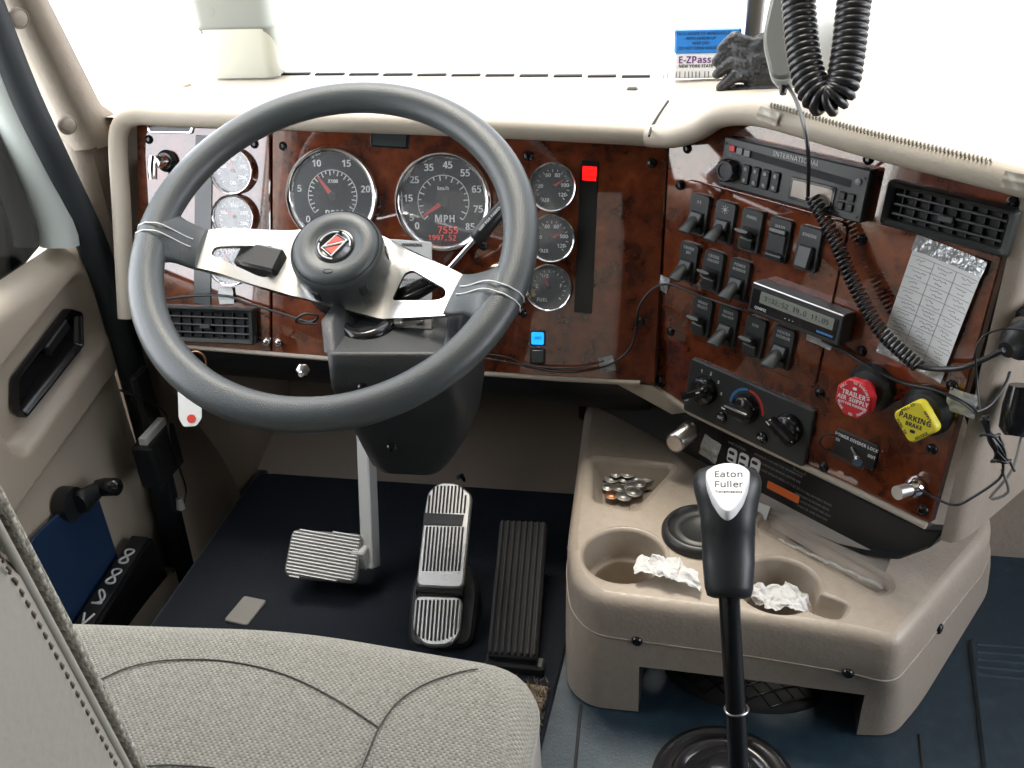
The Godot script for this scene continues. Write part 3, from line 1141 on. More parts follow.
	mk("glove_box_face", st, MT.beige, t)
	# writing on the black strip
	st = S()
	for k in 3:
		var c := lo2(WF, 732 + k * 11.5, 456 + k * 5.0, -0.009)
		slab(st, rrect(0.014, 0.020, 0.004, 3, c), -0.0098, -0.0088, WF, 0.0)
	mk("shift_diagram", st, MT.print_white, t)
	st = S()
	for k in 3:
		var c := lo2(WF, 731.5 + k * 11.5, 455 + k * 5.0, -0.009)
		slab(st, rrect(0.009, 0.0045, 0.002, 2, c + Vector2(0, 0.003)), -0.0086, -0.0083, WF, 0.0)
		slab(st, rrect(0.009, 0.0035, 0.0015, 2, c + Vector2(0, -0.006)), -0.0086, -0.0083, WF, 0.0)
	mk("shift_diagram_ink", st, MT.print_black, t)
	st = S()
	var lp := lo(WF, 795, 487, -0.009)
	text(st, "WARNING", 0.0045, WF * T(lp), "Droid Sans", true)
	mk("warning_lettering", st, MT.print_black, t, Transform3D.IDENTITY, false)
	st = S()
	slab(st, rrect(0.046, 0.010, 0.001, 2, lo2(WF, 783, 492, -0.0095)), -0.0098, -0.0092, WF, 0.0)
	mk("warning_label", st, MT.orange_print, t)
	st = S()
	var lines := ["MAXIMUM LOAD AND TIRE INFORMATION", "SEE OPERATOR MANUAL BEFORE USE", "DO NOT OPERATE WITHOUT SEAT BELT"]
	for k in 3:
		var p := lo(WF, 778 + k * 1.0, 465 + k * 7, -0.0096)
		text(st, lines[k], 0.0026, WF * T(p), "Droid Sans", false)
	for k in 4:
		var p := lo(WF, 812, 496 + k * 5.5, -0.0096)
		text(st, ["WHEN DRIVING ON PUBLIC ROADS", "SHIFT ONLY AS SHOWN ABOVE", "USE CLUTCH TO START AND STOP", "CHECK OIL LEVEL EACH DAY"][k], 0.0024, WF * T(p), "Droid Sans", false)
	text(st, "SHIFT PATTERN", 0.0028, WF * T(lo(WF, 737, 446, -0.0096)), "Droid Sans", false)
	mk("label_lettering", st, MT.print_grey, t, Transform3D.IDENTITY, false)
	st = S()
	for q in [[800, 468, 0.016, 0.013]]:
		var c := lo2(WF, q[0], q[1], -0.009)
		tube(st, [WF * Vector3(c.x - 0.008, c.y - 0.006, -0.0095), WF * Vector3(c.x + 0.008, c.y - 0.006, -0.0095), WF * Vector3(c.x + 0.008, c.y + 0.006, -0.0095), WF * Vector3(c.x - 0.008, c.y + 0.006, -0.0095)], 0.0005, 4, true, true)
	mk("label_frame", st, MT.print_grey, t)

# ------------------------------------------------------------------ instruments
var screw_mesh: MeshInstance3D
func screw(parent: Node, p: Vector3):
	if screw_mesh == null:
		var st := S()
		lathe(st, [Vector2(0.0062, 0), Vector2(0.0060, 0.0010), Vector2(0.0048, 0.0030), Vector2(0.0028, 0.0040), Vector2(0.0026, 0.0026), Vector2(0, 0.0026)], 16, Transform3D.IDENTITY, 50)
		screw_mesh = mk("screw", st, MT.black_gloss, parent, T(p))
		return
	copy(screw_mesh, parent, T(p))
func dial(parent: Node, cx: float, cy: float, r: float, nums: Array, a0: float, a1: float, ticks: int, needle: float, words: Array, label: String):
	var st := S()
	lathe(st, [Vector2(r, 0), Vector2(r, 0.007), Vector2(r * 0.99, 0.0095), Vector2(r * 0.965, 0.0118), Vector2(r * 0.92, 0.0115), Vector2(r * 0.88, 0.0080), Vector2(r * 0.855, 0.0040)], 56, Transform3D.IDENTITY, 60)
	var g := mk("gauge", st, MT.chrome, parent, T(Vector3(cx, cy, 0)))
	g.set_meta("label", label)
	st = S()
	slab(st, ngon(48, r * 0.895), 0.0002, 0.0034, Transform3D.IDENTITY, 0.0)
	mk("dial", st, MT.black_gloss, g)
	st = S()
	var big := r > 0.045
	var ra := r * (0.53 if big else 0.70)
	var pts := []
	for i in 41:
		var a := deg_to_rad(lerpf(a0, a1, i / 40.0))
		pts.append(Vector3(cos(a) * ra, sin(a) * ra, 0.0035))
	if big:
		tube(st, pts, r * 0.009, 4)
	for i in ticks + 1:
		var a := deg_to_rad(lerpf(a0, a1, float(i) / ticks))
		var d := Vector3(cos(a), sin(a), 0)
		var ln := r * (0.11 if i % 2 == 0 else 0.07)
		var c := d * (ra - ln * 0.5)
		st.set_smooth_group(-1)
		box(st, Transform3D(Basis(d, Vector3(-d.y, d.x, 0), Vector3(0, 0, 1)), Vector3(c.x, c.y, 0.0036)), Vector3(ln, r * (0.022 if big else 0.03), 0.0004), 0.0)
	mk("scale", st, MT.print_white, g)
	st = S()
	for k in nums.size():
		var a := deg_to_rad(lerpf(a0, a1, nums[k][1]))
		var rr := r * (0.735 if big else 0.50)
		var h := r * (0.135 if big else 0.15)
		text(st, nums[k][0], h, T(Vector3(cos(a) * rr, sin(a) * rr, 0.0036)), "Droid Sans", true)
	for w in words:
		text(st, w[0], r * w[1], T(Vector3(w[2] * r, w[3] * r, 0.0036)), "Droid Sans", true)
	mk("dial_lettering", st, MT.print_white, g, Transform3D.IDENTITY, false)
	st = S()
	var an := deg_to_rad(needle)
	var dn := Vector3(cos(an), sin(an), 0)
	var sn := Vector3(-dn.y, dn.x, 0)
	var w0 := r * 0.045
	var q := PackedVector2Array()
	for p in [dn * r * 0.08 + sn * w0, dn * r * 0.52 + sn * w0 * 0.35, dn * r * 0.52 - sn * w0 * 0.35, dn * r * 0.08 - sn * w0]:
		q.append(Vector2(p.x, p.y))
	slab(st, q, 0.0042, 0.0050, Transform3D.IDENTITY, 0.0)
	mk("needle", st, MT.red_print, g)
	st = S()
	lathe(st, [Vector2(r * 0.085, 0.0036), Vector2(r * 0.085, 0.0054), Vector2(r * 0.06, 0.006), Vector2(0, 0.006)], 20, Transform3D.IDENTITY)
	mk("needle_cap", st, MT.black_matt, g)
	st = S()
	slab(st, ngon(40, r * 0.90), 0.0072, 0.0080, Transform3D.IDENTITY, 0.0)
	mk("lens", st, MT.lens, g)
	return g
func vent(parent: Node, cx: float, cy: float, w: float, h: float, slats: int, fins: int):
	var st := S()
	# frame: outer rim sloping in to the opening
	var rings := []
	for l in [[rrect(w, h, 0.004), 0.0], [rrect(w, h, 0.004), 0.010], [rrect(w - 0.004, h - 0.004, 0.004), 0.013], [rrect(w - 0.014, h - 0.012, 0.004), 0.012], [rrect(w - 0.016, h - 0.014, 0.003), 0.002], [rrect(w - 0.016, h - 0.014, 0.003), 0.0012]]:
		var r := PackedVector3Array()
		for p in l[0]:
			r.append(Vector3(p.x, p.y, l[1]))
		rings.append(r)
	loft(st, rings, false, false)
	var v := mk("air_vent", st, MT.switch, parent, T(Vector3(cx, cy, 0.001)))
	st = S()
	box(st, T(Vector3(0, 0, 0.0008)), Vector3(w - 0.012, h - 0.010, 0.0012), 0)
	mk("duct", st, MT.black_matt, v)
	for i in slats:
		st = S()
		var y := (i + 0.5 - slats / 2.0) / slats * (h - 0.017)
		tube(st, [Vector3(-w / 2 + 0.010, y, 0.0065), Vector3(w / 2 - 0.010, y, 0.0065)], 0.0015, 8)
		mk("slat", st, MT.switch, v)
	for i in fins:
		st = S()
		var x := (i + 0.5 - fins / 2.0) / fins * (w - 0.02)
		box(st, T(Vector3(x, 0, 0.0035)), Vector3(0.0010, h - 0.015, 0.004), 0.0002)
		mk("fin", st, MT.black, v)
	st = S()
	box(st, T(Vector3(0.0, -0.002, 0.0075)), Vector3(0.016, 0.007, 0.006), 0.0012)
	mk("slider", st, MT.switch, v)
	return v

func make_instruments():
	var t := thing("instrument_panel", "burl wood instrument panel with chrome-ringed gauges behind the steering wheel", "instrument panel", MF)
	var st := S()
	slab(st, rpoly(los(MF, [[136, 118], [269.5, 124], [270.5, 353], [177, 345], [140, 338]]), 0.006), -0.012, 0.0, Transform3D.IDENTITY, 0.0015)
	mk("wood_fascia", st, MT.wood, t)
	st = S()
	slab(st, rpoly(los(MF, [[272, 124], [450, 130], [668, 140], [655, 384], [480, 372], [272, 354]]), 0.005), -0.012, 0.0004, Transform3D.IDENTITY, 0.0015)
	mk("wood_fascia", st, MT.wood, t)
	# large dials
	var sp := []
	for v in [0, 5, 15, 25, 35, 45, 55, 65, 75, 85]:
		sp.append([str(v), v / 85.0])
	var c := lo2(MF, 444, 202)
	var g: MeshInstance3D = dial(t, c.x, c.y, 0.0645, sp, 221, -41, 17, 214, [["MPH", 0.14, 0.03, -0.33], ["km/h", 0.07, 0.0, 0.27]], "speedometer with MPH dial and red digits")
	st = S()
	text(st, "7555", 0.0085, T(Vector3(0.006, -0.036, 0.0036)), "Droid Sans Mono", true)
	text(st, "1997.52", 0.0065, T(Vector3(-0.002, -0.046, 0.0036)), "Droid Sans Mono", true)
	mk("display_digits", st, MT.digits_lit, g, Transform3D.IDENTITY, false)
	c = lo2(MF, 333.5, 196)
	var rp := []
	for v in [0, 5, 10, 15, 20, 25]:
		rp.append([str(v), v / 25.0])
	dial(t, c.x, c.y, 0.0640, rp, 221, -41, 25, 128, [["RPM", 0.14, 0.03, -0.36], ["X100", 0.07, 0.02, 0.30]], "tachometer with RPM dial")
	# small dials
	var right := [[553, 187, 34, "20", "60", "80", "100", "120"], [552, 238, 30, "20", "60", "80", "100", "120"], [549.5, 287, 118, "E", "1/2", "", "F", ""]]
	for k in 3:
		var q: Array = right[k]
		c = lo2(MF, q[0], q[1])
		var nm := [[q[4], 0.42], [q[5], 0.58], [q[6], 0.80], [q[7], 0.97], [q[3], 0.18]]
		var g2: MeshInstance3D = dial(t, c.x, c.y, 0.0315, nm, 225, -45, 16, q[2], [["AIR" if k < 2 else "FUEL", 0.14, -0.28, -0.52]], ["upper air pressure gauge", "lower air pressure gauge", "fuel gauge with yellow mark"][k])
		if k == 2:
			st = S()
			box(st, T(Vector3(-0.021, -0.008, 0.0037)), Vector3(0.004, 0.009, 0.0004), 0.0)
			mk("low_mark", st, MT.yellow_print, g2)
	for q in [[234, 171, 100, "upper gauge beside the dark strip"], [235.5, 217, 140, "middle gauge beside the dark strip"], [231, 263, 120, "lower gauge partly behind the wheel spoke"]]:
		c = lo2(MF, q[0], q[1])
		dial(t, c.x, c.y, 0.0312, [["100", 0.25], ["150", 0.5], ["200", 0.75], ["250", 0.95]], 225, -45, 16, q[2], [["OIL", 0.13, 0.0, -0.5]], q[3])
	# warning light banks
	st = S()
	slab(st, rpoly(los(MF, [[581, 160], [599, 161], [592, 314], [574, 312]]), 0.002), 0.0, 0.0016, Transform3D.IDENTITY, 0.0006)
	var bank := mk("warning_light_bank", st, MT.black_gloss, t)
	st = S()
	slab(st, los(MF, [[583, 166], [597, 167], [596, 181], [582.5, 180]]), 0.0016, 0.0022, Transform3D.IDENTITY, 0.0)
	mk("red_warning_light", st, MT.red_lit, bank)
	st = S()
	text(st, "PARK", 0.0035, T(lo(MF, 589.5, 171, 0.0023)), "Droid Sans", true)
	text(st, "BRAKE", 0.0035, T(lo(MF, 589.5, 176.5, 0.0023)), "Droid Sans", true)
	mk("light_lettering", st, MT.print_black, bank, Transform3D.IDENTITY, false)
	st = S()
	slab(st, rpoly(los(MF, [[196, 135], [213, 136], [211, 306], [194, 303]]), 0.002), 0.0, 0.0016, Transform3D.IDENTITY, 0.0006)
	mk("warning_light_bank", st, MT.screen_grey, t)
	st = S()
	slab(st, rpoly(los(MF, [[371, 130], [410, 132], [409, 149], [371, 147]]), 0.001), 0.0, 0.0020, Transform3D.IDENTITY, 0.0006)
	var dw := mk("display_window", st, MT.black_gloss, t)
	st = S()
	slab(st, rpoly(los(MF, [[373, 132], [407, 134], [406, 147], [373, 145]]), 0.001), 0.002, 0.0024, Transform3D.IDENTITY, 0.0)
	mk("screen_face", st, MT.screen_grey, dw)
	# slot at the top left
	st = S()
	slab(st, rpoly(los(MF, [[146, 123], [195, 124], [193, 134], [149, 133]]), 0.004), 0.0, 0.003, Transform3D.IDENTITY, 0.001)
	var sl := mk("indicator_slot", st, MT.chrome, t)
	st = S()
	slab(st, rpoly(los(MF, [[149, 124.5], [192, 125.5], [190.5, 132], [151, 131.5]]), 0.003), 0.003, 0.0034, Transform3D.IDENTITY, 0.0)
	mk("slot_face", st, MT.black_gloss, sl)
	# blue lit switch and its dark neighbour
	for k in 2:
		st = S()
		var cy := 338.0 if k == 0 else 356.0
		slab(st, rrect(0.0205, 0.0205, 0.002, 3, lo2(MF, 538, cy)), 0.0, 0.003, Transform3D.IDENTITY, 0.001)
		var b := mk("indicator_switch", st, MT.black, t)
		st = S()
		slab(st, rrect(0.0165, 0.0165, 0.002, 3, lo2(MF, 538, cy)), 0.003, 0.0042, Transform3D.IDENTITY, 0.0008)
		mk("blue_light" if k == 0 else "dark_light", st, MT.blue_lit if k == 0 else MT.screen_grey, b)
		if k == 0:
			st = S()
			text(st, "ABS", 0.0038, T(lo(MF, 538, cy, 0.0043)), "Droid Sans", true)
			mk("light_lettering", st, MT.blue_print, b, Transform3D.IDENTITY, false)
	# ignition lock with its key
	c = lo2(MF, 168, 161)
	st = S()
	lathe(st, [Vector2(0.015, 0), Vector2(0.015, 0.004), Vector2(0.011, 0.007), Vector2(0.011, 0.010), Vector2(0, 0.010)], 28, T(Vector3(c.x, c.y, 0)))
	var ig := mk("ignition_lock", st, MT.black_gloss, t)
	st = S()
	tube(st, [Vector3(c.x, c.y, 0.009), Vector3(c.x - 0.003, c.y - 0.001, 0.020), Vector3(c.x - 0.004, c.y - 0.002, 0.026)], [0.008, 0.0085, 0.007], 16)
	tube(st, [Vector3(c.x - 0.008, c.y + 0.006, 0.024), Vector3(c.x - 0.009, c.y - 0.010, 0.026), Vector3(c.x - 0.009, c.y - 0.024, 0.026)], [0.006, 0.0065, 0.0055], 14)
	mk("key_lever", st, MT.chrome, ig)
	for q in [[149, 139.5], [254.5, 144], [283, 146], [529, 156], [652, 163], [483.5, 246], [523, 313], [640, 321.5]]:
		var p := lo2(MF, q[0], q[1])
		screw(t, Vector3(p.x, p.y, 0))
	# two chrome studs by the vent
	for q in [[267, 341.5], [279, 342]]:
		st = S()
		var p := lo2(MF, q[0], q[1])
		lathe(st, [Vector2(0.0055, 0), Vector2(0.0055, 0.003), Vector2(0.004, 0.0065), Vector2(0, 0.0078)], 16, T(Vector3(p.x, p.y, 0)), 60)
		mk("stud", st, MT.chrome, t)
	st = S()
	var p1 := lo2(MF, 382, 178)
	vent(t, (lo2(MF, 160, 304).x + lo2(MF, 256, 309).x) / 2, lo2(MF, 208, 324).y, lo2(MF, 256, 309).x - lo2(MF, 158, 304).x, 0.050, 3, 8)
	# thin stalk between the dials (a reset pin) 
	st = S()
	var pa := lo(MF, 484, 232, 0.0)
	lathe(st, [Vector2(0.009, 0), Vector2(0.009, 0.002), Vector2(0.006, 0.004), Vector2(0.0045, 0.002), Vector2(0, 0.002)], 20, T(pa))
	mk("reset_knob", st, MT.black_gloss, t)

# ------------------------------------------------------------------ angled control panel
func lever_switch(parent: Node, cx: float, cy: float, legend: Array, kind: int, label := ""):
	var st := S()
	var rings := []
	for l in [[rrect(0.029, 0.049, 0.004), 0.0], [rrect(0.029, 0.049, 0.004), 0.0045], [rrect(0.0275, 0.0475, 0.0035), 0.006]]:
		var r := PackedVector3Array()
		for p in l[0]:
			r.append(Vector3(p.x, p.y, l[1]))
		rings.append(r)
	loft(st, rings, true, true)
	var s := mk("lever_switch", st, MT.switch, parent, T(Vector3(cx, cy, 0.002)))
	if label: s.set_meta("label", label)
	st = S()
	for k in legend.size():
		text(st, legend[k], 0.0034 if legend[k].length() > 2 else 0.006, T(Vector3(0, 0.0165 - 0.0055 * k + (0.002 if legend.size() > 1 else -0.001), 0.0061)), "Droid Sans", true)
	if legend.is_empty():      # a small sun
		for k in 8:
			var a := TAU * k / 8
			box(st, TR(Vector3(cos(a) * 0.0042, 0.0155 + sin(a) * 0.0042, 0.0061), Vector3(0, 0, rad_to_deg(a))), Vector3(0.0022, 0.0007, 0.0003), 0)
		slab(st, ngon(12, 0.0023, 0, Vector2(0, 0.0155)), 0.006, 0.0063, Transform3D.IDENTITY, 0.0)
	if kind == 2:
		for k in 3:
			var pts := []
			for i in 13:
				var a := deg_to_rad(20 + 140.0 * i / 12)
				pts.append(Vector3(cos(a) * (0.003 + 0.0022 * k), -0.006 + sin(a) * (0.0026 + 0.002 * k), 0.0092))
			tube(st, pts, 0.0004, 4)
		tube(st, [Vector3(-0.001, -0.008, 0.0092), Vector3(0.005, 0.001, 0.0092)], 0.0005, 4)
	mk("legend", st, MT.print_dim, s, Transform3D.IDENTITY, kind == 2 or legend.is_empty())
	st = S()
	box(st, T(Vector3(0.0, -0.009, 0.0058)), Vector3(0.021, 0.026, 0.0012), 0.0004)
	mk("well", st, MT.black_matt, s)
	st = S()
	match kind:
		0:   # lever flipped down, standing out
			box(st, TR(Vector3(0, -0.0035, 0.0085), Vector3(-28, 0, 0)), Vector3(0.0185, 0.013, 0.007), 0.0016)
			var rr := []
			for l in [[0.0165, 0.0085, 0.0, 0.0075], [0.0170, 0.0078, -0.006, 0.017], [0.0185, 0.0058, -0.011, 0.024], [0.019, 0.0038, -0.0145, 0.0275]]:
				rr.append(ring_of(Vector3(0, l[2] - 0.004, l[3]), Vector3(l[0] / 2, 0, 0), Vector3(0, l[1] / 2, l[1] / 4), 12))
			loft(st, rr)
			box(st, TR(Vector3(0, -0.0165, 0.0080), Vector3(22, 0, 0)), Vector3(0.0185, 0.009, 0.005), 0.0014)
		1:   # lever flipped up
			var rr := []
			for l in [[0.0165, 0.0085, 0.0, 0.0075], [0.0170, 0.0078, 0.004, 0.015], [0.0185, 0.0058, 0.006, 0.020], [0.019, 0.0038, 0.0075, 0.0235]]:
				rr.append(ring_of(Vector3(0, l[2] - 0.005, l[3]), Vector3(l[0] / 2, 0, 0), Vector3(0, l[1] / 2, -l[1] / 4), 12))
			loft(st, rr)
			box(st, TR(Vector3(0, -0.0135, 0.0085), Vector3(14, 0, 0)), Vector3(0.0185, 0.013, 0.006), 0.0014)
		2:   # wiper switch: upper and lower buttons
			box(st, T(Vector3(0, -0.003, 0.0075)), Vector3(0.024, 0.022, 0.0035), 0.0012)
			box(st, TR(Vector3(0, 0.0105, 0.0085), Vector3(-20, 0, 0)), Vector3(0.023, 0.006, 0.005), 0.0012)
			box(st, TR(Vector3(0, -0.0185, 0.0085), Vector3(20, 0, 0)), Vector3(0.023, 0.007, 0.005), 0.0012)
		3:   # plain rocker
			box(st, TR(Vector3(0, -0.008, 0.0090), Vector3(-10, 0, 0)), Vector3(0.0185, 0.025, 0.008), 0.0018)
	mk("lever", st, MT.switch, s)

func make_control_panel():
	var t := thing("control_panel", "angled burl wood control panel with rows of black lever switches", "control panel", WF)
	var st := S()
	slab(st, rpoly(los(WF, [[669, 138], [700, 128], [722, 115], [750, 110], [800, 120], [1022, 184], [929, 525], [690, 413], [656, 386]]), 0.004), -0.012, 0.0, Transform3D.IDENTITY, 0.0015)
	mk("wood_fascia", st, MT.wood, t)
	st = S()
	slab(st, rpoly(PackedVector2Array([Vector2(0.022, 0.119), Vector2(0.245, 0.119), Vector2(0.245, -0.072), Vector2(0.027, -0.072)]), 0.010), 0.0, 0.0025, Transform3D.IDENTITY, 0.0012)
	mk("switch_plate", st, MT.wood, t)
	var k0 := 0.0510
	var d := 0.0386
	lever_switch(t, k0, 0.082, ["3 E"], 0)
	lever_switch(t, k0 + d, 0.082, [], 0)
	lever_switch(t, k0 + 2 * d, 0.082, ["PANEL"], 1)
	lever_switch(t, k0 + 3 * d, 0.081, ["WASH"], 2, "wiper switch")
	lever_switch(t, k0 + 4 * d, 0.081, ["ENGINE"], 3, "plain rocker switch")
	lever_switch(t, 0.0455, 0.021, ["CRUISE", "SET"], 0)
	lever_switch(t, 0.0840, 0.021, ["CRUISE", "ON/OFF"], 1)
	lever_switch(t, 0.1225, 0.021, ["POWER", "MIRROR"], 0)
	lever_switch(t, 0.0785, -0.039, ["BRAKE", "SELECT"], 1)
	lever_switch(t, 0.1175, -0.039, ["BRAKE", "ON/OFF"], 0)
	lever_switch(t, 0.1575, -0.039, ["FAN"], 1)
	lever_switch(t, 0.1965, -0.038, ["HEATED", "MIRROR"], 0)
	vent(t, 0.3490, 0.1520, 0.132, 0.046, 3, 8)
	for q in [[687.5, 148.5], [868.5, 159], [1013, 203], [862, 239.5], [671, 331.5], [862, 351], [820, 393], [659.5, 380], [952, 386], [932, 449], [824, 467], [923, 510]]:
		var p := lo2(WF, q[0], q[1])
		screw(t, Vector3(p.x, p.y, 0.0))
	screw(t, Vector3(lo2(WF, 682, 180).x, 0.109, 0.0025))

func make_radio():
	var w := 0.186
	var h := 0.055
	var c := Vector2(0.1710, 0.1525)
	var t := thing("radio", "black car radio and CD player with round volume knob in control panel", "radio", WF * T(Vector3(c.x, c.y, 0)))
	var st := S()
	slab(st, rrect(w, h, 0.002), 0.0, 0.014, Transform3D.IDENTITY, 0.0015)
	mk("body", st, MT.switch, t)
	var Z := 0.0141
	st = S()
	slab(st, rpoly(PackedVector2Array([Vector2(-0.055, 0.0185), Vector2(0.074, 0.0135), Vector2(0.074, 0.0055), Vector2(-0.055, 0.0105)]), 0.002), Z, Z + 0.0003, Transform3D.IDENTITY, 0.0)
	mk("disc_slot", st, MT.black_matt, t)
	for k in 3:
		st = S()
		box(st, T(Vector3(-0.079 + k * 0.0105, 0.0165 - k * 0.0008, Z + 0.001)), Vector3(0.0085, 0.0075, 0.003), 0.0008)
		var b := mk("button", st, [MT.red, MT.print_grey, MT.print_grey][k], t)
		if k == 0: b.set_meta("label", "red button")
	st = S()
	var knob := Transform3D(Basis(), Vector3(-0.0785, -0.008, Z))
	lathe(st, [Vector2(0.0125, 0), Vector2(0.0125, 0.009), Vector2(0.011, 0.011), Vector2(0.0085, 0.011), Vector2(0.008, 0.0095), Vector2(0, 0.0095)], 28, knob)
	for k in 10:
		var a := TAU * k / 10
		box(st, knob * TR(Vector3(cos(a) * 0.0122, sin(a) * 0.0122, 0.0055), Vector3(0, 0, rad_to_deg(a))), Vector3(0.0022, 0.003, 0.010), 0.0008)
	mk("volume_knob", st, MT.black, t)
	for k in 4:
		st = S()
		slab(st, rrect(0.0105, 0.0225, 0.0025), Z, Z + 0.0028, T(Vector3(-0.0555 + k * 0.0133, -0.008, 0)), 0.0012)
		var b := mk("preset_button", st, MT.black, t)
		for s in [-1, 1]:
			st = S()
			lathe(st, [Vector2(0.0024, 0), Vector2(0.0022, 0.0008), Vector2(0, 0.0010)], 12, T(Vector3(-0.0555 + k * 0.0133, -0.008 + s * 0.0062, Z + 0.0028)))
			mk("dimple", st, MT.print_grey, b)
	st = S()
	slab(st, rrect(0.056, 0.024, 0.0015), Z, Z + 0.0012, T(Vector3(0.031, -0.0095, 0)), 0.0006)
	var ds := mk("display", st, MT.black_gloss, t)
	st = S()
	slab(st, rrect(0.049, 0.0175, 0.001), Z + 0.0012, Z + 0.0015, T(Vector3(0.031, -0.0095, 0)), 0.0)
	mk("display_face", st, MT.radio_lcd, ds)
	for i in 2:
		for j in 2:
			st = S()
			box(st, T(Vector3(0.0675 + i * 0.0105, -0.004 - j * 0.0105, Z + 0.001)), Vector3(0.008, 0.0085, 0.003), 0.001)
			mk("button", st, MT.black, t)
	st = S()
	lathe(st, [Vector2(0.0035, 0), Vector2(0.0035, 0.0015), Vector2(0.002, 0.0022), Vector2(0, 0.0022)], 14, T(Vector3(0.082, 0.0135, Z)))
	mk("eject_button", st, MT.print_grey, t)
	st = S()
	text(st, "INTERNATIONAL", 0.0052, T(Vector3(0.004, 0.0215, Z)), "Droid Sans", true)
	text(st, "VOLUME", 0.0022, T(Vector3(-0.077, 0.0085, Z)), "Droid Sans", false)
	mk("brand_lettering", st, MT.print_dim, t, Transform3D.IDENTITY, false)
	for q in [[-0.0885, 0.020], [-0.0885, -0.022], [0.0885, 0.018], [0.0885, -0.022]]:
		st = S()
		slab(st, ngon(12, 0.0016, 0, Vector2(q[0], q[1])), Z, Z + 0.0003, Transform3D.IDENTITY, 0.0)
		mk("hole", st, MT.black_matt, t)

func make_climate():
	var t := thing("climate_control", "black heater control unit with three rotary knobs on the wood panel", "heater control", WF * T(Vector3(0.162, -0.1325, 0)))
	var st := S()
	slab(st, rrect(0.183, 0.073, 0.004), 0.0, 0.006, Transform3D.IDENTITY, 0.0015)
	mk("plate", st, MT.switch, t)
	var Z := 0.0061
	for k in 3:
		var cx: float = [-0.061, 0.002, 0.064][k]
		var ang: float = [35.0, 0.0, -25.0][k]
		st = S()
		lathe(st, [Vector2(0.0185, 0), Vector2(0.0185, 0.003), Vector2(0.0165, 0.010), Vector2(0.014, 0.012), Vector2(0, 0.012)], 32, T(Vector3(cx, 0.004, Z)))
		var kn := mk("rotary_knob", st, MT.black_gloss, t)
		st = S()
		var kf := TR(Vector3(cx, 0.004, Z + 0.012), Vector3(0, 0, ang))
		slab(st, rrect(0.042, 0.0115, 0.0055, 5, Vector2(-0.003 if k == 0 else 0.0, 0)), 0.0, 0.012, kf, 0.003, true)
		mk("grip", st, MT.black_gloss, kn)
		st = S()
		box(st, kf * T(Vector3(0.008 if k == 0 else -0.016, 0, 0.0121)), Vector3(0.006, 0.0016, 0.0004), 0)
		mk("pointer", st, MT.print_white, kn)
	for half in 2:
		st = S()
		var pts := []
		for i in 13:
			var a := deg_to_rad(185 - (90.0 * i / 12 + 95.0 * half))
			pts.append(Vector3(0.002 + cos(a) * 0.0225, 0.004 + sin(a) * 0.0225, Z + 0.0003))
		var pl := PackedVector2Array()
		for p in pts: pl.append(Vector2(p.x, p.y))
		for i in range(12, -1, -1):
			var a := deg_to_rad(185 - (90.0 * i / 12 + 95.0 * half))
			pl.append(Vector2(0.002 + cos(a) * 0.0255, 0.004 + sin(a) * 0.0255))
		slab(st, pl, Z, Z + 0.0003, Transform3D.IDENTITY, 0.0)
		mk(["cold_band", "hot_band"][half], st, [MT.blue_print, MT.red_print][half], t)
	st = S()
	for k in 4:
		var a := deg_to_rad(115 - 35.0 * k)
		text(st, str(k + 1), 0.0042, T(Vector3(-0.061 + cos(a) * 0.024, 0.004 + sin(a) * 0.024, Z)), "Droid Sans", true)
	for k in 4:
		var a := deg_to_rad(45 + 90.0 * k)
		slab(st, ngon(10, 0.0028, 0, Vector2(-0.082 + cos(a) * 0.0036, 0.018 + sin(a) * 0.0036)), Z, Z + 0.0003, Transform3D.IDENTITY, 0.0)
	for k in 7:
		var a := deg_to_rad(180 - 36.0 * k)
		var q := Vector3(0.064 + cos(a) * 0.0245, 0.004 + sin(a) * 0.0245, Z)
		tube(st, [q + Vector3(-0.0025, 0.001, 0), q + Vector3(-0.001, -0.0015, 0), q + Vector3(0.0022, -0.0015, 0), q + Vector3(0.003, 0.0015, 0)], 0.0006, 4)
		ball(st, T(q + Vector3(-0.001, 0.0026, 0)), Vector3(0.0009, 0.0009, 0.0004), 5)
	mk("symbol_print", st, MT.print_white, t)
	for k in 2:
		st = S()
		var c := Vector2(-0.030, -0.0205) if k == 0 else Vector2(0.031, -0.0225)
		lathe(st, [Vector2(0.0072, 0), Vector2(0.0072, 0.003), Vector2(0.006, 0.004), Vector2(0, 0.004)], 20, T(Vector3(c.x, c.y, Z)))
		var b := mk("push_button", st, MT.black_gloss, t)
		st = S()
		text(st, ["REC", "A/C"][k], 0.0034, T(Vector3(c.x, c.y, Z + 0.004)), "Droid Sans", true)
		mk("button_lettering", st, MT.print_white, b, Transform3D.IDENTITY, false)

func arc_text(st: SurfaceTool, s: String, h: float, r: float, a_mid: float, z: float, flip := false):
	var n := s.length()
	var step := h * 0.95 / r
	for i in n:
		var k := (i - (n - 1) / 2.0) * step
		var a := a_mid + (k if flip else -k)
		var up := a - PI / 2 if not flip else a + PI / 2
		text(st, s[i], h, Transform3D(Basis(Vector3(0, 0, 1), up), Vector3(cos(a) * r, sin(a) * r, z)), "Droid Sans", true)

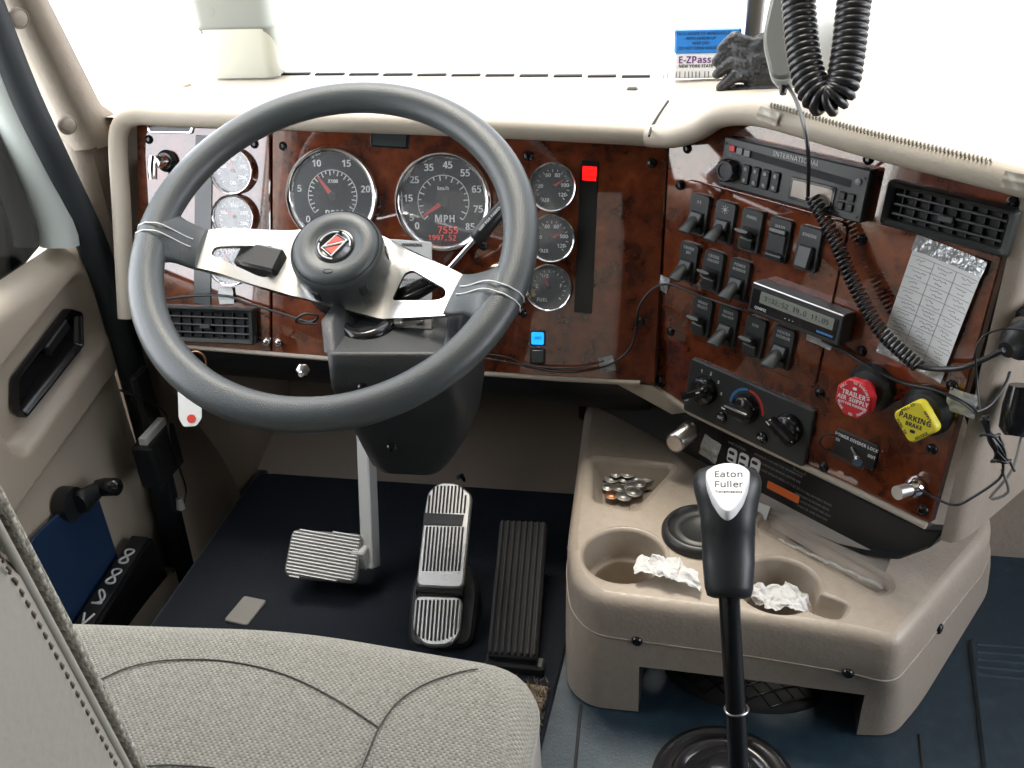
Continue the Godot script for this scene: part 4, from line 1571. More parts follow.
func make_knobs():
	# red eight-sided pull knob
	for k in 2:
		var face: Vector2 = [Vector2(853, 399), Vector2(914.5, 422)][k]
		var foot: Vector2 = [Vector2(872, 387), Vector2(928, 410)][k]
		var turn: float = [2.0, 2.0][k]
		var f0 := wl(foot.x, foot.y)
		var t := thing(["trailer_air_knob", "parking_brake_knob"][k], ["red eight-sided pull knob reading TRAILER AIR SUPPLY", "yellow square pull knob reading PARKING BRAKE"][k], "pull knob", Transform3D(WF.basis, f0))
		# the stem leans so that the face comes out where it is seen
		var fw := wl(face.x, face.y, 0.042)
		var lf := WF.basis.inverse() * (fw - f0)
		var st := S()
		lathe(st, [Vector2(0.027, 0), Vector2(0.027, 0.003), Vector2(0.023, 0.008), Vector2(0.020, 0.012), Vector2(0.014, 0.013), Vector2(0, 0.013)], 32, Transform3D.IDENTITY)
		mk("collar", st, MT.black, t)
		st = S()
		tube(st, [Vector3(0, 0, 0.008), lf + Vector3(0, 0, -0.004)], [0.0115, 0.0135], 20)
		mk("stem", st, [MT.red, MT.yellow][k], t)
		st = S()
		var kx := TR(lf, Vector3(0, 0, turn))
		if k == 0:
			slab(st, rpoly(ngon(8, 0.0222, PI / 8), 0.0025, 3), -0.010, 0.0, kx, 0.0018, false)
		else:
			slab(st, rrect(0.036, 0.036, 0.007, 5), -0.010, 0.0, kx * TR(Vector3.ZERO, Vector3(0, 0, 45)), 0.0018, true)
		var kb := mk("knob_face", st, [MT.red, MT.yellow][k], t)
		st = S()
		if k == 0:
			text(st, "TRAILER", 0.0050, kx * T(Vector3(0, 0.0048, 0)), "Droid Sans", true)
			text(st, "AIR  SUPPLY", 0.0045, kx * T(Vector3(0, -0.0015, 0)), "Droid Sans", true)
			text(st, "NOT FOR PARKING", 0.0026, kx * T(Vector3(0, -0.0068, 0)), "Droid Sans", true)
			for w in [["PULL", 140.0, false], ["TO", 92.0, false], ["EVACUATE", 45.0, false], ["PUSH", 220.0, true], ["TO", 270.0, true], ["SUPPLY", 318.0, true]]:
				var sub := S()
				arc_text(sub, w[0], 0.0026, 0.0175, deg_to_rad(w[1]), 0.0, w[2])
				st.append_from(sub.commit(), 0, kx)
			var sb := S()
			slab(sb, rrect(0.0045, 0.0030, 0.001, 3, Vector2(0, 0.0115)), 0.0, 0.0003, Transform3D.IDENTITY, 0.0)
			sb.generate_normals()
			mk("valve_mark", sb, MT.print_white, kb, kx, false)
		else:
			text(st, "PARKING", 0.0056, kx * T(Vector3(0, 0.0030, 0)), "Droid Sans", true)
			text(st, "BRAKE", 0.0042, kx * T(Vector3(0, -0.0040, 0)), "Droid Sans", true)
			text(st, "PULL  TO", 0.0029, kx * TR(Vector3(-0.0095, 0.0125, 0), Vector3(0, 0, 45)), "Droid Sans", true)
			text(st, "APPLY", 0.0028, kx * TR(Vector3(0.0115, 0.0105, 0), Vector3(0, 0, -45)), "Droid Sans", true)
			text(st, "RELEASE", 0.0028, kx * TR(Vector3(0.0100, -0.0115, 0), Vector3(0, 0, 45)), "Droid Sans", true)
			text(st, "PUSH", 0.0028, kx * TR(Vector3(-0.0145, -0.0070, 0), Vector3(0, 0, -45)), "Droid Sans", true)
			text(st, "TO", 0.0028, kx * TR(Vector3(-0.0075, -0.0140, 0), Vector3(0, 0, -45)), "Droid Sans", true)
			var sb := S()
			slab(sb, rrect(0.0055, 0.0034, 0.0013, 3, Vector2(0, -0.0105)), 0.0, 0.0003, Transform3D.IDENTITY, 0.0)
			sb.generate_normals()
			mk("valve_mark", sb, MT.print_black, kb, kx, false)
		mk("knob_lettering", st, [MT.print_white, MT.print_black][k], kb, Transform3D.IDENTITY, false)
	# power divider lock
	var pc := lo2(WF, 856, 449)
	var t2 := thing("divider_lock_switch", "small black plate with chrome toggle reading POWER DIVIDER LOCK", "toggle switch", WF * T(Vector3(pc.x, pc.y, 0)))
	var st2 := S()
	slab(st2, rrect(0.052, 0.030, 0.002), 0.0, 0.003, Transform3D.IDENTITY, 0.001)
	mk("plate", st2, MT.black, t2)
	st2 = S()
	text(st2, "POWER DIVIDER LOCK", 0.0036, T(Vector3(0, 0.0095, 0.003)), "Droid Sans", true)
	text(st2, "IN", 0.0034, T(Vector3(-0.022, 0.003, 0.003)), "Droid Sans", true)
	text(st2, "OUT", 0.0034, T(Vector3(0.021, 0.0005, 0.003)), "Droid Sans", true)
	mk("plate_lettering", st2, MT.print_white, t2, Transform3D.IDENTITY, false)
	st2 = S()
	tube(st2, [Vector3(-0.004, 0.000, 0.003), Vector3(0.008, -0.001, 0.014), Vector3(0.014, -0.002, 0.020), Vector3(0.017, -0.0025, 0.023)], [0.002, 0.0022, 0.0052, 0.0050], 14)
	mk("toggle", st2, MT.chrome, t2)
	st2 = S()
	tube(st2, curve([Vector3(-0.022, 0.008, 0.004), Vector3(-0.034, 0.006, 0.012), Vector3(-0.036, -0.006, 0.014), Vector3(-0.024, -0.012, 0.010), Vector3(0.0, -0.015, 0.008), Vector3(0.016, -0.016, 0.005)]), 0.0013, 6)
	mk("guard_wire", st2, MT.rubber_cable, t2)
	# chrome knob of the cigarette lighter under the panel and the plug at the corner
	st2 = S()
	var lp := wl(690, 431, -0.008)
	var ld := (at(683, 438, 1.0) - C).normalized()
	var le := wl(675, 443, 0.030)
	tube(st2, [lp, lp.lerp(le, 0.25), lp.lerp(le, 0.3), le, le + (le - lp).normalized() * 0.002], [0.0140, 0.0140, 0.0120, 0.0135, 0.0105], 24)
	one("cigarette_lighter", st2, MT.steel, "chrome cigarette lighter knob in black strip above the coin tray", "lighter")
	var t3 := thing("chrome_toggle", "chrome lever plug at the lower corner of the wood panel", "toggle switch", WF)
	st2 = S()
	var ca := lo(WF, 916, 487)
	lathe(st2, [Vector2(0.012, 0), Vector2(0.012, 0.004), Vector2(0.009, 0.010), Vector2(0.007, 0.013), Vector2(0, 0.013)], 24, T(ca))
	mk("base", st2, MT.chrome, t3)
	st2 = S()
	var cb := lo(WF, 897, 493, 0.028)
	tube(st2, [ca + Vector3(0.002, 0.001, 0.006), ca.lerp(cb, 0.5), cb], [0.0062, 0.0068, 0.0075], 18)
	mk("lever", st2, MT.alu, t3)

# ------------------------------------------------------------------ steering
const WR := 0.21
const DISH := -0.062
func spoke_z(x: float) -> float:
	return lerpf(DISH, -0.026, smoothstep(0.05, 0.165, absf(x)))
func spoke_at(x: float, y: float) -> Vector3:
	var p := lo(SF, x, y, DISH)
	for i in 6:
		p = lo(SF, x, y, spoke_z(p.x))
	return p
func spoke_outline(px: Array, r: float) -> PackedVector2Array:
	var o := PackedVector2Array()
	for q in px:
		var p := spoke_at(q[0], q[1])
		o.append(Vector2(p.x, p.y))
	return rpoly(o, r, 4)
func make_wheel():
	var t := thing("steering_wheel", "dark grey leather steering wheel with two brushed metal spokes and round hub", "steering wheel", SF)
	var st := S()
	var pts := []
	for i in 120:
		var a := TAU * i / 120
		pts.append(Vector3(cos(a) * WR, sin(a) * WR, 0))
	var rings := []
	for i in 121:
		var a := TAU * (i % 120) / 120
		var e := Vector3(cos(a), sin(a), 0)
		rings.append(ring_of(e * WR, e * 0.0195, Vector3(0, 0, 0.0160), 22))
	loft(st, rings, false, false)
	mk("rim", st, MT.leather, t)
	# spoke plate: brushed sheet, bent up from the hub to the rim, with two openings
	var outl := spoke_outline([[190, 268], [203, 232], [298, 231], [340, 222], [386, 238], [468, 278], [452, 316], [378, 319], [300, 298]], 0.006)
	var holes := [spoke_outline([[211, 256], [215, 248], [274, 247], [268, 279], [258, 277]], 0.005), spoke_outline([[392, 301], [405, 274], [413, 271], [446, 290], [446, 298], [438, 301]], 0.005)]
	st = S()
	var xa := 1e9
	var xb := -1e9
	for p in outl:
		xa = minf(xa, p.x); xb = maxf(xb, p.x)
	group_no += 2
	for i in 72:
		var s0 := lerpf(xa, xb, i / 72.0)
		var s1 := lerpf(xa, xb, (i + 1) / 72.0)
		var polys := Geometry2D.intersect_polygons(outl, PackedVector2Array([Vector2(s0, -1), Vector2(s1, -1), Vector2(s1, 1), Vector2(s0, 1)]))
		for h in holes:
			var nxt := []
			for p in polys:
				nxt.append_array(Geometry2D.clip_polygons(p, h))
			polys.assign(nxt)
		for p in polys:
			var idx := Geometry2D.triangulate_polygon(p)
			for k in range(0, idx.size(), 3):
				for side in [1.0, -1.0]:
					st.set_smooth_group(group_no if side > 0 else group_no - 1)
					var q := []
					for u in 3:
						var v: Vector2 = p[idx[k + u]]
						q.append(Vector3(v.x, v.y, spoke_z(v.x) + 0.0022 * side))
					tri(st, q[0], q[1], q[2], Vector3(0, 0, side))
	st.set_smooth_group(-1)
	for loop in [outl, holes[0], holes[1]]:
		for i in loop.size():
			var p: Vector2 = loop[i]
			var q: Vector2 = loop[(i + 1) % loop.size()]
			var dv := q - p
			quad(st, Vector3(p.x, p.y, spoke_z(p.x) - 0.0022), Vector3(q.x, q.y, spoke_z(q.x) - 0.0022), Vector3(q.x, q.y, spoke_z(q.x) + 0.0022), Vector3(p.x, p.y, spoke_z(p.x) + 0.0022), Vector3(dv.y, -dv.x, 0))
	mk("spoke_plate", st, MT.brushed, t)
	# leather grips joining plate and rim
	for k in 2:
		var inner: Array = [[[190, 268], [203, 232]], [[452, 316], [468, 278]]][k]
		var i0 := spoke_at(inner[0][0], inner[0][1])
		var i1 := spoke_at(inner[1][0], inner[1][1])
		var mi := (i0 + i1) * 0.5
		var ang := atan2(mi.y, mi.x)
		var e := Vector3(cos(ang), sin(ang), 0)
		var tn := Vector3(-e.y, e.x, 0)
		var rr := []
		for s in 15:
			var f := s / 14.0
			var c := mi.lerp(e * (WR + 0.004), f)
			c.z = lerpf(mi.z, -0.001, smoothstep(-0.1, 0.75, f))
			c -= e * 0.008 * (1.0 - f)
			var hw := lerpf(i0.distance_to(i1) * 0.5 + 0.003, 0.029, f)
			hw += 0.040 * pow(maxf(0.0, (f - 0.30) / 0.70), 2.4)
			var th := lerpf(0.0085, 0.0150, smoothstep(0.0, 0.8, f))
			rr.append(ring_of(c, tn * hw, (Vector3(0, 0, 1) + e * 0.2 * (1.0 - f)).normalized() * th, 24))
		st = S()
		loft(st, rr)
		var g := mk("spoke_grip", st, MT.leather, t)
		for side in [-1, 1]:
			st = S()
			var sp := []
			for s in 15:
				var f := s / 14.0
				var c := mi.lerp(e * (WR + 0.004), f)
				c.z = lerpf(mi.z, -0.001, smoothstep(-0.1, 0.75, f)) + lerpf(0.0128, 0.0182, smoothstep(0.0, 0.7, f))
				sp.append(c + tn * (side * 0.0052))
			for a in [70, 40, 10, -20, -50]:
				var r2 := deg_to_rad(a)
				sp.append(e * (WR + cos(r2) * 0.0200) + Vector3(0, 0, sin(r2) * 0.0165) + tn * (side * 0.0052))
			tube(st, sp, 0.0008, 6)
			mk("piping", st, MT.silver_thread, g)
	# hub
	st = S()
	var hx := Transform3D(Basis.from_scale(Vector3(0.95, 0.95, 1.0)), Vector3(-0.004, 0.011, DISH))
	lathe(st, [Vector2(0.0575, -0.002), Vector2(0.0575, 0.006), Vector2(0.0565, 0.030), Vector2(0.0555, 0.035), Vector2(0.0535, 0.0375), Vector2(0.0522, 0.0362), Vector2(0.0508, 0.0395), Vector2(0.046, 0.0428), Vector2(0.036, 0.0440), Vector2(0.030, 0.0425), Vector2(0.025, 0.0405), Vector2(0, 0.0400)], 56, hx, 70)
	var hub := mk("hub_cap", st, MT.leather, t)
	for k in 6:
		st = S()
		var a := TAU * k / 6 + 0.15
		box(st, hx * Transform3D(Basis(Vector3(0, 0, 1), a), Vector3.ZERO) * T(Vector3(0.0550, 0, 0.014)), Vector3(0.0065, 0.012, 0.018), 0.002)
		mk("notch", st, MT.black, hub)
	st = S()
	lathe(st, [Vector2(0.0235, 0.0395), Vector2(0.0235, 0.0415), Vector2(0.0215, 0.0420), Vector2(0.0205, 0.0412), Vector2(0, 0.0412)], 36, hx)
	var em := mk("emblem", st, MT.black_gloss, hub)
	st = S()
	var rt := hx * TR(Vector3(0, 0, 0.0412), Vector3(0, 0, 6))
	for a in [[75, 155], [165, 265], [-10, 62]]:
		var ap := []
		for i in 13:
			var q := deg_to_rad(lerpf(a[0], a[1], i / 12.0))
			ap.append(rt * Vector3(cos(q) * 0.0192, sin(q) * 0.0192, 0.0008))
		tube(st, ap, 0.0010, 5)
	tube(st, [rt * Vector3(0.0150, 0.006, 0.0008), rt * Vector3(0.003, 0.0155, 0.0008), rt * Vector3(-0.0150, -0.002, 0.0008), rt * Vector3(-0.003, -0.0150, 0.0008)], 0.0012, 5, true, true)
	tube(st, [rt * Vector3(0.0120, 0.0035, 0.001), rt * Vector3(-0.0120, -0.001, 0.001)], 0.0014, 5)
	mk("emblem_ring", st, MT.silver_thread, em)
	st = S()
	slab(st, PackedVector2Array([Vector2(0.0115, 0.0058), Vector2(0.003, 0.0128), Vector2(-0.0105, 0.0025)]), 0.0002, 0.0012, rt, 0.0)
	slab(st, PackedVector2Array([Vector2(-0.0115, -0.0032), Vector2(-0.003, -0.0122), Vector2(0.0105, -0.0005)]), 0.0002, 0.0012, rt, 0.0)
	mk("emblem_diamond", st, MT.red_print, em)
	st = S()
	var hb := []
	for i in 17:
		var a := TAU * i / 16
		hb.append(hx * Vector3(-0.002 + cos(a) * 0.0055, -0.0375 + sin(a) * 0.0025, 0.0436))
	tube(st, hb, 0.0008, 5)
	mk("horn_mark", st, MT.black, hub)

func make_column():
	var t := thing("steering_column", "black steering column with moulded shroud and switch housing under the wheel", "steering column")
	var n := SF.basis.z
	var hub := SF * Vector3(-0.002, 0.008, DISH)
	var st := S()
	var foot := hub - n * 0.16 + Vector3(0, -0.02, -0.03)
	tube(st, [hub - n * 0.004, hub - n * 0.012, hub - n * 0.03, hub - n * 0.05, foot], [0.046, 0.054, 0.052, 0.040, 0.036], 28)
	mk("collar", st, MT.black_gloss, t)
	# shroud: a broad body that tapers down to its foot, with two upright cheeks on top
	st = S()
	var rings := []
	for q in [[327, 352, 1.075, 452, 352, 1.075, 0.060, 0.008], [324, 356, 1.07, 456, 356, 1.07, 0.065, 0.012], [328, 392, 1.10, 458, 390, 1.10, 0.065, 0.014], [344, 424, 1.14, 466, 416, 1.14, 0.060, 0.018], [357, 452, 1.185, 464, 444, 1.185, 0.054, 0.022], [366, 468, 1.215, 448, 468, 1.215, 0.046, 0.022], [374, 473, 1.225, 440, 476, 1.225, 0.040, 0.020]]:
		var fl := at(q[0], q[1], q[2])
		var frr := at(q[3], q[4], q[5])
		var c := (fl + frr) * 0.5 + Vector3(0, 0, -q[6])
		var xd := (frr - fl).normalized()
		var r := PackedVector3Array()
		for p in rrect(fl.distance_to(frr), q[6] * 2.0, q[7], 4):
			r.append(c + xd * p.x + Vector3(0, 0, 1) * p.y)
		rings.append(r)
	loft(st, rings)
	mk("shroud", st, MT.column_black, t)
	for q in [[324, 354, 321, 321, 0.010], [452, 354, 458, 316, 0.012]]:
		st = S()
		var c0 := at(q[0] + (4 if q[0] < 400 else -4), q[1], 1.075)
		var c1 := at(q[2] + (4 if q[0] < 400 else -4), q[3], 1.10)
		var rr := []
		for f in [0.0, 0.5, 0.92, 1.0]:
			var p := c0.lerp(c1, f) + Vector3(0, 0, -0.045)
			var k := 1.0 if f < 1.0 else 0.6
			var r := PackedVector3Array()
			for v in rrect(q[4] * 1.4 * k, 0.085 * k, 0.005 * k, 3):
				r.append(p + Vector3(v.x, 0, v.y))
			rr.append(r)
		loft(st, rr)
		mk("cheek", st, MT.column_black, t)
	for q in [[363, 388, 1.095], [392, 447, 1.178]]:
		st = S()
		var p := at(q[0], q[1], q[2])
		var d := (C - p).normalized()
		lathe(st, [Vector2(0.006, -0.01), Vector2(0.006, 0.002), Vector2(0.004, 0.0035), Vector2(0.003, 0.0025), Vector2(0, 0.0025)], 14, Transform3D(Basis(d.cross(Vector3.UP).normalized(), d.cross(d.cross(Vector3.UP)).normalized(), d), p))
		mk("cover_screw", st, MT.black_gloss, t)
	# switch housing seen through the left opening, bright tilt plate with bolts at the right
	st = S()
	box(st, Transform3D(SF.basis, at(262, 262, 1.17)) * TR(Vector3.ZERO, Vector3(0, 0, -14)), Vector3(0.054, 0.032, 0.028), 0.003)
	mk("switch_housing", st, MT.black, t)
	st = S()
	box(st, Transform3D(SF.basis, at(410, 321, 1.125)) * TR(Vector3.ZERO, Vector3(20, 0, -2)), Vector3(0.052, 0.018, 0.004), 0.001)
	mk("bracket", st, MT.alu, t)
	for q in [-0.022, 0.022]:
		st = S()
		lathe(st, [Vector2(0.0085, 0), Vector2(0.0085, 0.004), Vector2(0.006, 0.007), Vector2(0, 0.007)], 6, Transform3D(SF.basis, at(409 + q * 480, 322 - q * 40, 1.120)) * Transform3D(Basis.from_scale(Vector3(0.7, 0.7, 0.7)), Vector3.ZERO))
		mk("bolt", st, MT.steel, t)
	st = S()
	var b0 := at(345, 326, 1.09)
	tube(st, curve([at(340, 326, 1.13), at(356, 338, 1.11), at(375, 335, 1.11), at(392, 324, 1.13)]), 0.009, 10)
	mk("link", st, MT.black_gloss, t)
	# turn signal stalk through the right opening
	var s2 := thing("turn_signal_stalk", "black knurled stalk behind the right opening of the spoke plate", "stalk")
	st = S()
	tube(st, [at(396, 301, 1.165), at(408, 295, 1.155), at(436, 280, 1.145), at(438, 279, 1.145)], [0.012, 0.0115, 0.0095, 0.006], 14)
	mk("grip", st, MT.black_gloss, s2)
	st = S()
	tube(st, [at(378, 309, 1.18), at(400, 299, 1.163)], 0.007, 10)
	mk("shaft", st, MT.chrome, s2)
	var s3 := S()
	slab(s3, rpoly(los(MF, [[376, 238], [432, 242], [432, 300], [380, 300]], 0.03), 0.003), 0.03, 0.032, MF, 0.0005)
	var card := one("warning_card", s3, MT.paper, "white warning card with red triangle behind the steering wheel spoke", "card")
	var s4 := S()
	slab(s4, los(MF, [[408, 273], [414, 273], [411, 267]], 0.0322), 0.0321, 0.0324, MF, 0.0)
	mk("red_triangle", s4, MT.red_print, card)
	s4 = S()
	for k in 6:
		text(s4, ["STEERING COLUMN", "TILT LOCK LEVER", "DO NOT ADJUST", "WHILE DRIVING", "SEE MANUAL", "FOR DETAILS"][k], 0.0036, MF * T(lo(MF, 408, 280 + k * 4.2, 0.0322)), "Droid Sans", false)
	text(s4, "WARNING", 0.004, MF * T(lo(MF, 412, 245, 0.0322)), "Droid Sans", true)
	mk("card_lettering", s4, MT.print_black, card, Transform3D.IDENTITY, false)
	# trailer hand brake lever
	var hb := thing("trailer_brake_lever", "trailer brake lever with black handle reading NOT FOR PARKING", "lever")
	st = S()
	var ra := at(446, 272, 1.17)
	var rb := at(474, 240, 1.16)
	tube(st, [ra, rb], 0.0028, 10)
	mk("rod", st, MT.chrome, hb)
	st = S()
	var rc := at(511, 199, 1.15)
	var hd := (rc - rb).normalized()
	tube(st, [rb, rb + hd * 0.004, rb + hd * 0.01, rc - hd * 0.002, rc], [0.005, 0.0085, 0.0095, 0.0085, 0.006], 18)
	var hn := mk("handle", st, MT.black, hb)
	st = S()
	var zz := (C - rb.lerp(rc, 0.5)).normalized()
	zz = (zz - hd * zz.dot(hd)).normalized()
	zz = (zz + (hd.cross(zz)) * -0.35).normalized()
	text(st, "NOT FOR PARKING", 0.0032, Transform3D(Basis(hd, zz.cross(hd), zz), rb.lerp(rc, 0.52) + zz * 0.0091), "Droid Sans", true)
	mk("handle_lettering", st, MT.print_white, hn, Transform3D.IDENTITY, false)

# ------------------------------------------------------------------ pedals
func ribbed(t: Node, fr: Transform3D, w: float, h: float, ribs: int, along_y: bool, base: PackedVector2Array, mb: Material, mr: Material, rib := "rib"):
	var st := S()
	slab(st, base, -0.010, 0.0, fr, 0.002)
	var b := mk("pad", st, mb, t)
	for i in ribs:
		st = S()
		var k := (i + 0.5) / ribs - 0.5
		var c := 0.0
		var l := 0.0
		if along_y:
			var lim := clip_len(base, k * w, true)
			c = (lim.x + lim.y) / 2; l = lim.y - lim.x - 0.006
			box(st, fr * T(Vector3(k * w, c, 0.0008)), Vector3(w / ribs * 0.52, l, 0.0042), 0.0009)
		else:
			var lim := clip_len(base, k * h, false)
			c = (lim.x + lim.y) / 2; l = lim.y - lim.x - 0.005
			box(st, fr * T(Vector3(c, k * h, 0.0008)), Vector3(l, h / ribs * 0.52, 0.0042), 0.0009)
		mk(rib, st, mr, b)
	return b
func clip_len(poly: PackedVector2Array, v: float, vertical: bool) -> Vector2:
	var lo_ := 1e9
	var hi_ := -1e9
	for i in poly.size():
		var a := poly[i]
		var b := poly[(i + 1) % poly.size()]
		if not vertical:
			a = Vector2(a.y, a.x); b = Vector2(b.y, b.x)
		if (a.x - v) * (b.x - v) <= 0.0 and absf(a.x - b.x) > 1e-9:
			var y := lerpf(a.y, b.y, (v - a.x) / (b.x - a.x))
			lo_ = minf(lo_, y); hi_ = maxf(hi_, y)
	return Vector2(lo_, hi_)
func make_pedals():
	# clutch: ribbed metal pad hung on a grey arm
	var pc := at(323, 556, 1.36)
	var tilt := Basis(Vector3.RIGHT, deg_to_rad(-52))
	var fr := Transform3D(tilt * Basis(Vector3(0, 0, 1), deg_to_rad(-5)), pc)
	var t := thing("clutch_pedal", "worn ribbed metal pedal pad hung on a pale grey arm", "pedal")
	var base := rpoly(los(fr, [[292, 529], [363, 534], [355, 583], [288, 577], [284, 570]]), 0.010, 4)
	ribbed(t, fr, 0.10, base_h(base), 16, false, base, MT.plate_grey, MT.alu)
	var st := S()
	var arm0 := at(365.5, 425, 1.385)
	var arm1 := at(371, 568, 1.375)
	var ay := (arm0 - arm1).normalized()
	var az2 := (Vector3(0, 0, 1) - ay * ay.z).normalized()
	box(st, Transform3D(Basis(ay.cross(az2), ay, az2), (arm0 + arm1) * 0.5), Vector3(0.017, arm0.distance_to(arm1), 0.030), 0.002)
	mk("arm", st, MT.painted_arm, t)
	st = S()
	box(st, T(at(361, 557, 1.365)), Vector3(0.02, 0.030, 0.02), 0.002)
	mk("bracket", st, MT.painted_arm, t)
	# brake treadle: two ribbed metal plates, hinged, on a black base
	t = thing("brake_treadle", "long metal brake treadle with two ribbed plates and black band", "pedal")
	var foot := ony(437, 648, FLOOR + 0.02)
	var topp := at(450, 482, 1.375)
	var yv := (topp - foot).normalized()
	var xv := Vector3.RIGHT
	xv = (xv - yv * xv.dot(yv)).normalized()
	var zv := xv.cross(yv)
	fr = Transform3D(Basis(xv, yv, zv), foot.lerp(topp, 0.5))
	var up_ := rpoly(los(fr, [[425, 508], [428, 491], [440, 482], [458, 483], [471, 494], [471, 500], [463, 588], [416, 586]]), 0.010, 4)
	var um := Vector2.ZERO
	for p in up_: um += p
	um /= up_.size()
	var f2 := fr * T(Vector3(um.x, um.y, 0))
	var u2 := PackedVector2Array()
	for p in up_: u2.append(p - um)
	st = S()
	slab(st, up_, -0.010, 0.0, fr, 0.002)
	var pl := mk("upper_plate", st, MT.alu, t)
	var groove_w := lo2(fr, 463, 540).x - lo2(fr, 424, 540).x
	for i in 11:
		for seg in [[486, 513], [527, 571]]:
			st = S()
			var xk := 428.0 + i * 3.6
			var a := lo2(fr, xk + 1.0 - (seg[0] - 486) * 0.09 + 1.6, seg[0])
			var b := lo2(fr, xk + 1.0 - (seg[1] - 486) * 0.09 + 1.6, seg[1])
			if seg[0] == 486 and (i == 0 or i == 10):
				a = a.lerp(b, 0.35)
			var m := (a + b) / 2
			var d := (b - a)
			box(st, fr * TR(Vector3(m.x, m.y, 0.0002), Vector3(0, 0, rad_to_deg(d.angle()))), Vector3(d.length(), 0.0024, 0.0022), 0.0004)
			mk("groove", st, MT.black_matt, pl)
	st = S()
	slab(st, los(fr, [[424, 513], [464, 515], [462, 526], [423, 525]]), 0.0002, 0.0016, fr, 0.0004)
	mk("band", st, MT.black, pl)
	st = S()
	var lowp := rpoly(los(fr, [[415, 595], [462, 597], [459, 632], [449, 645], [425, 646], [412, 630]]), 0.010, 4)
	slab(st, lowp, -0.010, 0.0, fr, 0.002)
	var lp := mk("lower_plate", st, MT.alu, t)
	for i in 11:
		st = S()
		var xk := 418.0 + i * 4.0
		var a := lo2(fr, xk, 600)
		var b := lo2(fr, xk - 3.0, 641 - 0.35 * pow(absf(i - 5), 1.8))
		var m := (a + b) / 2
		var d := (b - a)
		box(st, fr * TR(Vector3(m.x, m.y, 0.0002), Vector3(0, 0, rad_to_deg(d.angle()))), Vector3(d.length(), 0.0026, 0.0022), 0.0004)
		mk("groove", st, MT.black_matt, lp)
	st = S()
	var h0 := fr * lo(fr, 416, 590)
	var h1 := fr * lo(fr, 463, 592)
	tube(st, [h0 + zv * -0.004, h1 + zv * -0.004], 0.006, 10)
	mk("hinge", st, MT.black_gloss, t)
	st = S()
	slab(st, rpoly(PackedVector2Array([Vector2(-0.042, -0.11), Vector2(0.042, -0.11), Vector2(0.046, -0.03), Vector2(0.028, 0.01), Vector2(-0.028, 0.01), Vector2(-0.046, -0.03)]), 0.02), -0.05, -0.014, fr, 0.004)
	mk("base", st, MT.black, t)
	st = S()
	tube(st, [at(458, 478, 1.39), at(462, 475, 1.40), at(464, 480, 1.43)], 0.003, 8)
	mk("hook", st, MT.rubber_cable, t)
	# accelerator: long black ribbed rubber
	t = thing("accelerator_pedal", "long black ribbed rubber accelerator pedal beside the console", "pedal")
	foot = ony(512, 657, FLOOR + 0.03)
	topp = at(521, 521, 1.36)
	yv = (topp - foot).normalized()
	xv = (Vector3.RIGHT - yv * yv.x).normalized()
	zv = xv.cross(yv)
	fr = Transform3D(Basis(xv, yv, zv), foot.lerp(topp, 0.5))
	var ab := rpoly(los(fr, [[500, 520], [547, 522], [537, 659], [487, 655]]), 0.004, 3)
	st = S()
	slab(st, ab, -0.014, 0.0, fr, 0.002)
	var ap := mk("pad", st, MT.black_matt, t)
	for i in 8:
		st = S()
		var k := (i + 0.5) / 8.0
		var a := lo2(fr, lerpf(500, 547, k), lerpf(521.5, 523.5, k))
		var b := lo2(fr, lerpf(487, 537, k), lerpf(653.5, 657.5, k))
		var m := (a + b) / 2
		var d := b - a
		box(st, fr * TR(Vector3(m.x, m.y, 0.002), Vector3(0, 0, rad_to_deg(d.angle()))), Vector3(d.length(), 0.0048, 0.0065), 0.0016)
		mk("rib", st, MT.black_matt, ap)
	st = S()
	box(st, T(ony(515, 664, FLOOR + 0.012)), Vector3(0.075, 0.014, 0.02), 0.003)
	mk("hinge_block", st, MT.black, t)
	st = S()
	box(st, T(foot.lerp(topp, 0.25) - zv * 0.035), Vector3(0.05, 0.05, 0.08), 0.004)
	mk("bracket", st, MT.black_matt, t)
	# heel plate on the floor by the door
	st = S()
	slab(st, rrect(0.036, 0.05, 0.004), 0.0, 0.004, Transform3D(Basis(Vector3(1, 0, 0.15).normalized(), Vector3(0.15, 0, -1).normalized(), Vector3.UP), ony(246, 612, FLOOR + 0.006)), 0.001)
	one("floor_plate", st, MT.plate_grey, "small grey metal plate on the floor beside the clutch pedal", "plate")
func base_h(p: PackedVector2Array) -> float:
	var a := 1e9
	var b := -1e9
	for q in p:
		a = minf(a, q.y); b = maxf(b, q.y)
	return b - a

